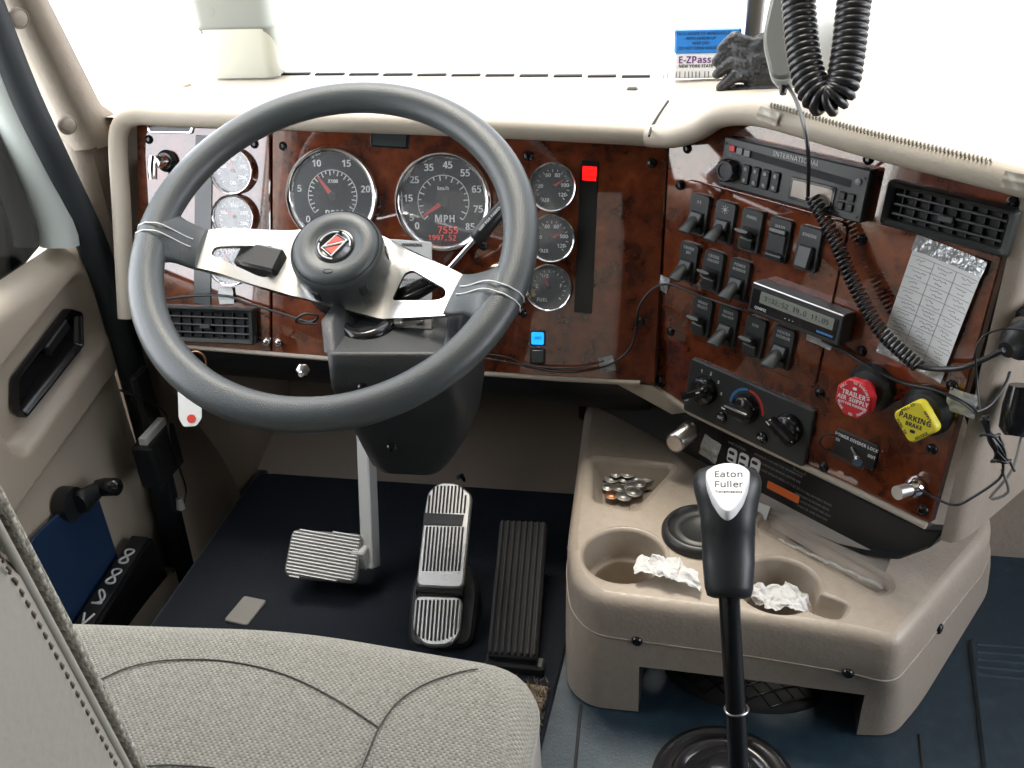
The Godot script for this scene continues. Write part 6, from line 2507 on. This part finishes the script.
func make_loose():
	# travel clock with a worn grey display
	var cf := WF
	var cc := lo2(WF, 796, 310)
	var t := thing("digital_clock", "flat black digital clock taped across the switches showing grey digits", "clock", WF * TR(Vector3(cc.x + 0.013, cc.y + 0.005, 0.0), Vector3(0, 0, -1.0)))
	var st := S()
	slab(st, rrect(0.121, 0.036, 0.002), 0.003, 0.024, Transform3D.IDENTITY, 0.002)
	mk("case", st, MT.switch, t)
	st = S()
	slab(st, rrect(0.112, 0.024, 0.0015, 3, Vector2(-0.001, -0.001)), 0.024, 0.0246, Transform3D.IDENTITY, 0.0)
	var bz := mk("display_frame", st, MT.black_gloss, t)
	st = S()
	slab(st, rrect(0.096, 0.0135, 0.001, 3, Vector2(0.002, 0.004)), 0.0246, 0.0249, Transform3D.IDENTITY, 0.0)
	mk("display", st, MT.lcd, bz)
	st = S()
	text(st, "3:32:52 19.0 11.05", 0.0056, T(Vector3(0.002, 0.004, 0.0249)), "Droid Sans Mono", false)
	mk("display_digits", st, MT.print_black, bz, Transform3D.IDENTITY, false)
	st = S()
	text(st, "QUARTZ", 0.0030, T(Vector3(-0.043, -0.0095, 0.0246)), "Droid Sans", true)
	text(st, "-    -   -", 0.0030, T(Vector3(-0.004, -0.009, 0.0246)), "Droid Sans", true)
	mk("case_lettering", st, MT.print_white, bz, Transform3D.IDENTITY, false)
	st = S()
	box(st, T(Vector3(0.042, -0.0095, 0.0247)), Vector3(0.020, 0.0022, 0.0004), 0)
	mk("blue_stripe", st, MT.blue_print, bz)
	st = S()
	box(st, T(Vector3(0, 0.0165, 0.0225)), Vector3(0.118, 0.002, 0.0035), 0.0008)
	mk("bright_edge", st, MT.steel, t)
	# list on paper
	var pf := WF * TR(Vector3(0.352, 0.057, 0.0012), Vector3(0, 0, -6.0))
	var p := thing("paper_list", "white paper with handwritten table taped below the right air vent", "paper", pf)
	st = S()
	sheet(st, func(u, v): return Vector3((u - 0.5) * 0.073, (v - 0.5) * 0.130, 0.003 * pow(absf(u - 0.5) * 2, 3) + 0.002 * v * (1 - v) * 4.0 * u), 10, 14, Vector3(0, 0, 1))
	sheet(st, func(u, v): return Vector3((u - 0.5) * 0.073, (v - 0.5) * 0.130, 0.003 * pow(absf(u - 0.5) * 2, 3) + 0.002 * v * (1 - v) * 4.0 * u - 0.0002), 10, 14, Vector3(0, 0, -1))
	mk("sheet", st, MT.paper, p)
	st = S()
	var zz := func(x: float, y: float) -> float:
		var u := x / 0.073 + 0.5
		var v := y / 0.130 + 0.5
		return 0.003 * pow(absf(u - 0.5) * 2, 3) + 0.002 * v * (1 - v) * 4.0 * u + 0.0002
	for k in 9:
		var y := 0.046 - k * 0.0115
		var l := []
		for i in 9:
			var x := -0.0355 + 0.071 * i / 8.0
			l.append(Vector3(x, y, zz.call(x, y)))
		tube(st, l, 0.00022, 3)
	for x in [-0.012, 0.012]:
		var l := []
		for i in 13:
			var y := 0.046 - 0.103 * i / 12.0
			l.append(Vector3(x, y, zz.call(x, y)))
		tube(st, l, 0.00022, 3)
	mk("table_lines", st, MT.pencil, p)
	st = S()
	var rng := RandomNumberGenerator.new()
	rng.seed = 33
	for k in 9:
		for c in 3:
			var x := -0.033 + c * 0.0242 + rng.randf_range(0, 0.003)
			for row in 2:
				var l := []
				var n := rng.randi_range(7, 13)
				for i in n:
					var xx := x + i * 0.0013 + row * 0.003
					var yy := 0.0425 - k * 0.0115 - row * 0.0042 + rng.randf_range(-0.0011, 0.0011)
					l.append(Vector3(xx, yy, zz.call(xx, yy)))
				tube(st, l, 0.00026, 3)
	mk("handwriting", st, MT.pencil, p)
	for k in 2:
		st = S()
		var y0: float = [0.0585, -0.0585][k]
		sheet(st, func(u, v):
			var x = (u - 0.5) * 0.075
			var y = y0 + (v - 0.5) * (0.016 if k == 0 else 0.013)
			return Vector3(x, y, zz.call(x, y) + 0.0006 + 0.0006 * sin(u * 21.0) * sin(v * 5.0 + 1.0)), 24, 6, Vector3(0, 0, 1))
		mk("tape_strip", st, MT.tape, p)
	# tape and cords along the panels
	tape_piece(663.5, 284, 0.016, 0.020, -6, WF, "silver tape piece holding the cord beside the cruise switch")
	tape_piece(607, 364, 0.020, 0.020, 14, MF, "silver tape piece at the cord's bend on the wood panel")
	tape_piece(820, 338, 0.032, 0.017, -3, WF, "silver tape piece under the corner of the digital clock", 0.006)
	tape_piece(962, 403, 0.030, 0.024, 2, WF, "crinkled silver tape piece at the panel edge beside yellow knob", 0.004)
	tape_piece(710, 449, 0.028, 0.030, -8, WF, "grey tape piece beside the cigarette lighter", -0.008)
	tape_piece(226, 296, 0.022, 0.022, 4, MF, "white tape piece above the left air vent", 0.004, MT.paper)
	cable("black_cord", [ml(440, 352, 0.006), ml(500, 361, 0.005), ml(560, 372, 0.005), ml(606, 366, 0.006), ml(632, 345, 0.005), ml(640, 305, 0.004), wl(664, 284, 0.006), wl(700, 296, 0.008), wl(740, 309, 0.012), wl(760, 312, 0.02)], 0.0014, "thin black cord running under tape across the wood panels to the clock")
	cable("thin_cord", [ml(455, 350, 0.008), ml(505, 357, 0.010), ml(530, 366, 0.009), ml(575, 368, 0.008), ml(604, 361, 0.007)], 0.0011, "second thin cord tangled beside the blue switch")
	cable("clock_cord", [wl(822, 340, 0.01), wl(842, 350, 0.005), wl(868, 366, 0.006), wl(900, 382, 0.005), wl(935, 390, 0.005), wl(962, 402, 0.006), wl(975, 412, 0.012)], 0.0020, "black cord from the clock running past the red and yellow knobs")
	cable("lower_cord", [ml(160, 300, 0.008), ml(190, 296, 0.008), ml(226, 296, 0.007), ml(250, 304, 0.008), ml(290, 316, 0.010), ml(310, 322, 0.016), ml(318, 316, 0.02), ml(304, 314, 0.022), ml(296, 322, 0.02), ml(318, 324, 0.02)], 0.0018, "dark looped cord above the left air vent under white tape")
	# handset cord: straight, coiled, straight to the socket
	st = S()
	var s0 := at(787, 84, 1.03)
	var s1 := wl(808, 196, 0.035)
	tube(st, curve([s0, at(799, 108, 0.985), at(808, 150, 0.965), s1], 0.01), 0.0020, 8)
	var mid := []
	for q in [[812, 196], [835, 240], [852, 280], [880, 330], [918, 366]]:
		mid.append(wl(q[0], q[1], 0.022))
	mid = curve(mid, 0.004)
	helix(st, mid, 0.0062, 0.0018, 0.0052)
	tube(st, curve([mid[-1], wl(935, 369, 0.020), wl(965, 367, 0.022), wl(1004, 350, 0.03)], 0.006), 0.0028, 8)
	one("handset_cord", st, MT.rubber_cable, "black coiled handset cord hanging across the radio to the right socket", "cord")
	# hanging ribbed cable from the roof
	st = S()
	var hp := []
	for q in [[797, -260, 0.88], [798, -40, 0.88], [800, 20, 0.88], [805, 60, 0.875], [813, 88, 0.87], [826, 101, 0.865], [841, 88, 0.86], [848, 55, 0.86], [853, 10, 0.86], [858, -40, 0.86], [868, -260, 0.86]]:
		hp.append(at(q[0], q[1], q[2]))
	hp = curve(hp, 0.004)
	helix(st, hp, 0.0112, 0.0040, 0.0060, 18, 7)
	one("hanging_coil_cable", st, MT.hose, "thick black coiled cable hanging in a loop before the windshield", "cable")
	# microphone
	var mt := thing("hand_microphone", "grey hand microphone hanging before the windshield beside the coiled cable", "microphone")
	var mc := at(786, 40, 1.03)
	var mb := Transform3D(Basis(R, U, -F) * Basis.from_euler(Vector3(0.0, -0.5, -0.10)), mc)
	st = S()
	var rr := []
	for l in [[-0.022, 0.7], [-0.020, 0.9], [-0.010, 1.0], [0.004, 1.0], [0.010, 0.93]]:
		var r := PackedVector3Array()
		for q in rpoly(PackedVector2Array([Vector2(-0.017, 0.055), Vector2(0.019, 0.060), Vector2(0.024, 0.0), Vector2(0.014, -0.048), Vector2(-0.008, -0.048), Vector2(-0.024, 0.0)]), 0.014, 5):
			r.append(mb * Vector3(q.x * l[1], q.y * l[1], l[0]))
		rr.append(r)
	loft(st, rr)
	mk("case", st, MT.mic_case, mt)
	st = S()
	slab(st, rpoly(PackedVector2Array([Vector2(-0.014, 0.050), Vector2(0.017, 0.054), Vector2(0.021, 0.0), Vector2(0.012, -0.043), Vector2(-0.007, -0.043), Vector2(-0.021, 0.0)]), 0.012, 5), 0.009, 0.014, mb, 0.003, true)
	mk("face", st, MT.mic_face, mt)
	st = S()
	tube(st, [mb * Vector3(0.002, -0.040, 0.0), mb * Vector3(0.003, -0.056, 0.002)], [0.006, 0.0035], 10)
	mk("strain_relief", st, MT.rubber_cable, mt)
	st = S()
	ball(st, Transform3D(mb.basis, at(833, 42, 1.10)), Vector3(0.030, 0.032, 0.018), 14)
	one("second_microphone", st, MT.mic_case, "pale round microphone back seen between the strands of coiled cable", "microphone")
	# gloves
	st = S()
	var gc := ony(752, 90, 0.805)
	var gz := (C - gc); gz.y = 0
	gz = gz.normalized()
	var gx := Vector3.UP.cross(gz)
	var gf := Transform3D(Basis(gx, Vector3.UP, gz), gc)
	var caps := []
	for k in 4:
		var y := 0.064 - k * 0.0145
		var tipx := -0.050 + 0.006 * absf(k - 1.3)
		caps.append([Vector3(-0.008, y * 0.85 + 0.004, 0.006 * k - 0.006), Vector3(tipx + 0.016, y + 0.003, 0.008 * k - 0.002), 0.0088, 0.0082])
		caps.append([Vector3(tipx + 0.016, y + 0.003, 0.008 * k - 0.002), Vector3(tipx, y - 0.009, 0.008 * k + 0.006), 0.0080, 0.0066])
	caps.append([Vector3(0.002, 0.050, -0.006), Vector3(0.036, 0.070, -0.014), 0.0165, 0.013])
	caps.append([Vector3(0.004, 0.034, 0.0), Vector3(0.058, 0.044, -0.004), 0.0195, 0.017])
	caps.append([Vector3(0.004, 0.020, 0.008), Vector3(0.066, 0.018, 0.010), 0.0165, 0.015])
	caps.append([Vector3(-0.034, 0.003, 0.018), Vector3(0.070, 0.002, 0.026), 0.0085, 0.0090])
	var gn := FastNoiseLite.new()
	gn.seed = 2
	gn.frequency = 45.0
	nets(st, Vector3(-0.075, -0.012, -0.05), Vector3(0.11, 0.095, 0.06), 0.0025, func(q):
		var d := 1.0
		for c in caps:
			d = smin(d, capsule_d(q, c[0], c[1], c[2], c[3]), 0.0030)
		return d + 0.0016 * gn.get_noise_3dv(Vector3(q.x * 0.5, q.y * 1.6, q.z)))
	var gl := thing("leather_glove", "crumpled dark leather glove with knuckle holes on the dash top", "glove", gf)
	mk("leather", st, MT.glove, gl)
	for q in [[765, 63], [757, 72], [747, 76]]:
		st = S()
		var hp2 := gf.affine_inverse() * at(q[0], q[1], 1.0)
		var dv := gf.affine_inverse() * C
		var dirv := (hp2 - dv).normalized()
		var pos := dv
		for s in 260:
			pos = dv + dirv * (1.15 + s * 0.0015)
			var d := 1.0
			for c in caps:
				d = smin(d, capsule_d(pos, c[0], c[1], c[2], c[3]), 0.007)
			if d < 0.0015: break
		ball(st, T(pos), Vector3(0.0038, 0.0030, 0.003), 8)
		mk("knuckle_hole", st, MT.black_matt, gl)
	# toll transponder: blue and white
	var tc := ony(706, 79, 0.797)
	var tz := (C - tc); tz.y = 0
	tz = (tz.normalized() + Vector3(0, 0.25, 0)).normalized()
	var tx := Vector3.UP.cross(tz).normalized()
	var tf := Transform3D(Basis(tx, tz.cross(tx), tz), tc)
	var tw := tc.distance_to(C) * 61.0 / FPX
	var tg := thing("toll_tag", "small blue and white toll tag box leaning at the windshield", "toll tag", tf)
	st = S()
	box(st, T(Vector3(0, tw * 0.175 + 0.002, 0)), Vector3(tw * 0.97, tw * 0.36, 0.022), 0.002)
	mk("white_half", st, MT.white, tg)
	st = S()
	box(st, T(Vector3(0, tw * 0.555, 0.0)), Vector3(tw, tw * 0.37, 0.024), 0.003)
	mk("blue_half", st, MT.toll_blue, tg)
	st = S()
	text(st, "E-ZPass", tw * 0.10, T(Vector3(-tw * 0.18, tw * 0.28, 0.0112)), "Droid Sans", true)
	mk("tag_name", st, MT.purple_print, tg, Transform3D.IDENTITY, false)
	st = S()
	text(st, "NEW YORK STATE THRUWAY", tw * 0.045, T(Vector3(0, tw * 0.19, 0.0112)), "Droid Sans", true)
	text(st, "||| || ||||| || |||| ||| ||", tw * 0.07, T(Vector3(-0.002, tw * 0.07, 0.0112)), "Droid Sans", true)
	mk("tag_lettering", st, MT.print_black, tg, Transform3D.IDENTITY, false)
	st = S()
	for k in 4:
		text(st, ["ATTACH INSIDE OF WINDSHIELD", "WITH ARROW UP", "KEEP DRY", "DO NOT OPEN HOUSING"][k], tw * 0.042, T(Vector3(-tw * 0.10, tw * (0.66 - 0.07 * k), 0.0122)), "Droid Sans", false)
	mk("tag_instructions", st, MT.blue_folder, tg, Transform3D.IDENTITY, false)
	# pale tub at the glass
	var pc := ony(241, 79, 0.797)
	var pw := pc.distance_to(C) * 76.0 / FPX
	var ph := pw * 1.1
	st = S()
	rr = []
	for l in [[0.0, 0.86], [0.004, 0.90], [ph * 0.5, 0.95], [ph * 0.52, 0.99], [ph * 0.56, 0.99], [ph * 0.58, 0.96], [ph, 1.0]]:
		var r := PackedVector3Array()
		for q in rrect(pw * l[1], pw * 0.6 * l[1], pw * 0.14, 5):
			r.append(pc + Vector3(q.x, l[0], q.y - pw * 0.3))
		rr.append(r)
	loft(st, rr)
	one("pale_tub", st, MT.cream, "pale cream plastic tub on the dash top against the windshield", "tub")
	# beaded cord taped along the brow
	st = S()
	var bp := []
	for lp in curve(lip_w, 0.012):
		var away: Vector3 = lp - C
		var px := 512.0 + FPX * away.dot(R) / away.dot(F)
		if px > 768.0 and px < 1000.0:
			bp.append(lp + (WF.basis.z * 0.40 + Vector3.UP * 0.91) * 0.0140)
	bp = curve(bp, 0.006)
	helix(st, bp, 0.0024, 0.0010, 0.0040, 10, 5)
	one("clear_coil_cord", st, MT.clear_tape, "pale coiled cord taped along the brow above the radio", "cord")
	tape_piece(768, 116, 0.026, 0.014, -6, WF * T(Vector3(0, 0, 0.036)), "pale tape piece on the brow above the radio", 0.006, MT.clear_tape)
	tape_piece(1014, 181, 0.020, 0.014, 0, WF * T(Vector3(0, 0, 0.036)), "pale tape piece at the far end of the brow", 0.006, MT.clear_tape)
	# cords and plug at the right edge
	var plug := thing("power_plug", "black power plug in a socket on the beige dash end", "plug")
	st = S()
	var pl := at(1006, 350, 0.93)
	var pd := Vector3(0.55, 0.1, -0.5).normalized()
	tube(st, [pl, pl + pd * 0.012, pl + pd * 0.014, pl + pd * 0.034, pl + pd * 0.036, pl + pd * 0.06], [0.008, 0.013, 0.017, 0.018, 0.026, 0.028], 20)
	mk("body", st, MT.black, plug)
	st = S()
	tube(st, [pl + pd * 0.030, pl + pd * 0.038], 0.021, 20)
	mk("ring", st, MT.steel, plug)
	st = S()
	tube(st, [at(1020, 385, 0.97), at(1018, 405, 0.975), at(1015, 428, 0.98), at(1014, 436, 0.98)], [0.010, 0.014, 0.015, 0.009], 16)
	mk("lower_body", st, MT.black_gloss, plug)
	var bt := thing("cord_bundle", "bundle of thin black cord tied with twist ties on the dash end", "cord bundle")
	var b0 := at(981, 418, 0.93)
	var b1 := at(1000, 462, 0.95)
	for k in 9:
		st = S()
		var o1 := R * rng.randf_range(-0.006, 0.006) + U * rng.randf_range(-0.003, 0.003) - F * rng.randf_range(0, 0.008)
		var o2 := R * rng.randf_range(-0.008, 0.008) - F * rng.randf_range(0, 0.010)
		var o3 := R * rng.randf_range(-0.006, 0.006) - F * rng.randf_range(0, 0.008)
		tube(st, curve([b0 + o1, b0.lerp(b1, 0.35) + o2 * 0.4, b0.lerp(b1, 0.65) + o2, b1 + o3], 0.006), 0.0015, 6)
		mk("strand", st, MT.rubber_cable, bt)
	for f in [0.38, 0.97]:
		st = S()
		var c := b0.lerp(b1, f) - F * 0.003
		var tp := []
		for i in 16:
			var a := TAU * i / 16
			tp.append(c + R * cos(a) * 0.008 - F * sin(a) * 0.008 + U * 0.001 * sin(3 * a))
		tube(st, tp, 0.0016, 5, false, true)
		tube(st, [c + R * 0.008, c + R * 0.013 - U * 0.010], 0.0014, 5)
		mk("twist_tie", st, MT.black, bt)
	cable("corner_cord", [wl(918, 488, 0.010), wl(935, 498, 0.004), at(955, 505, 0.985), at(975, 496, 0.97), at(1000, 478, 0.955), at(1003, 464, 0.95)], 0.0014, "thin black cord from the chrome lever plug to the bundle")
	cable("grey_cord", [at(1002, 470, 0.955), at(1008, 492, 0.97), at(990, 498, 0.975), at(1012, 470, 0.97), at(1024, 430, 0.98), at(1040, 400, 0.98)], 0.0015, "thin grey cord looping below the bundle at the dash end", "cable", MT.mic_face)
	cable("plug_cord", [at(976, 412, 0.93), at(990, 405, 0.94), at(1005, 385, 0.945), at(1010, 372, 0.95)], 0.0016, "short black cord between plug and bundle")
	cable("loop_cord", [at(1030, 330, 0.92), at(1004, 329, 0.92), at(984, 336, 0.925), at(976, 352, 0.93), at(977, 385, 0.94), at(980, 410, 0.935)], 0.0010, "fine dark cord curving beside the paper list at panel edge")
	# left: key ring with tag, toggle, holder and wires on the kick panel
	var kr := thing("key_tag", "white tag with red dot hanging from a ring below the left vent", "tag")
	var kp := at(196, 362, 1.26)
	st = S()
	var kl := []
	for i in 24:
		var a := TAU * i / 24
		kl.append(kp + R * cos(a) * 0.013 + U * sin(a) * 0.013 - F * 0.004 * sin(a))
	tube(st, kl, 0.0014, 6, false, true)
	mk("ring", st, MT.copper, kr)
	st = S()
	var kf := Transform3D(Basis(R, U, -F), at(190, 402, 1.255))
	slab(st, rpoly(PackedVector2Array([Vector2(-0.016, 0.040), Vector2(0.014, 0.030), Vector2(0.015, -0.020), Vector2(0.008, -0.030), Vector2(-0.008, -0.031), Vector2(-0.014, -0.020)]), 0.003), -0.0006, 0.0006, kf, 0.0)
	mk("tag", st, MT.paper, kr)
	st = S()
	slab(st, ngon(20, 0.0055, 0, Vector2(0.002, -0.021)), 0.0006, 0.0012, kf, 0.0)
	mk("red_dot", st, MT.red_print, kr)
	var tg2 := thing("panel_toggle", "small chrome toggle in the black panel under the left vent", "toggle switch")
	st = S()
	var gp := at(303, 370, 1.245)
	lathe(st, [Vector2(0.008, -0.004), Vector2(0.008, 0.003), Vector2(0.005, 0.005), Vector2(0, 0.005)], 6, Transform3D(Basis(R, U, -F), gp))
	mk("nut", st, MT.steel, tg2)
	st = S()
	tube(st, [gp, gp - F * 0.014 - U * 0.006], [0.002, 0.0032], 10)
	mk("toggle", st, MT.chrome, tg2)
	var hd := thing("wall_holder", "black plastic holder with white card on the brown kick panel", "holder")
	st = S()
	var hx := XL + 0.055
	var h0 := onx(158, 455, hx)
	box(st, T(h0 + Vector3(0.0, 0.0, 0.0)), Vector3(0.035, 0.075, 0.075), 0.004)
	mk("pouch", st, MT.black, hd)
	st = S()
	box(st, T(onx(146, 400, hx - 0.01)), Vector3(0.012, 0.10, 0.04), 0.004)
	mk("back_plate", st, MT.black, hd)
	st = S()
	box(st, T(h0 + Vector3(0.002, 0.042, 0.0)), Vector3(0.012, 0.014, 0.060), 0.0005)
	mk("card", st, MT.paper, hd)
	cable("kick_wire", [onx(120, 390, XL + 0.06), onx(150, 402, XL + 0.065), onx(166, 415, XL + 0.07), onx(170, 440, XL + 0.075), onx(180, 470, XL + 0.075), onx(186, 490, XL + 0.07), onx(182, 508, XL + 0.07), onx(175, 510, XL + 0.07), onx(170, 490, XL + 0.07), onx(168, 455, XL + 0.072)], 0.0018, "black wire hanging in a loop on the kick panel beside holder")
	st = S()
	tube(st, [onx(179, 498, XL + 0.07), onx(181, 509, XL + 0.07)], [0.005, 0.007], 10)
	one("wire_connector", st, MT.mic_case, "small grey connector at the loop of the kick panel wire", "connector")

func _ready():
	set_axes()
	set_view()
	make_materials()
	var m := mat("clear_plastic", lin(0.55, 0.55, 0.50), 0.12)
	m.transparency = BaseMaterial3D.TRANSPARENCY_ALPHA
	m.albedo_color.a = 0.55
	mat("purple_print", lin(0.16, 0.04, 0.22), 0.5)
	m = mat("knob_rubber", lin(0.020, 0.022, 0.023), 0.42)
	triplanar(m, 30.0); relief(m, MT.black.heightmap_texture.get_image(), 0.008)
	mat("badge", lin(0.70, 0.71, 0.70), 0.25)
	make_shell()
	make_pillar()
	make_door()
	make_dashboard()
	make_instruments()
	make_control_panel()
	make_radio()
	make_climate()
	make_knobs()
	make_console()
	make_seat()
	make_wheel()
	make_column()
	make_pedals()
	make_lever()
	make_loose()
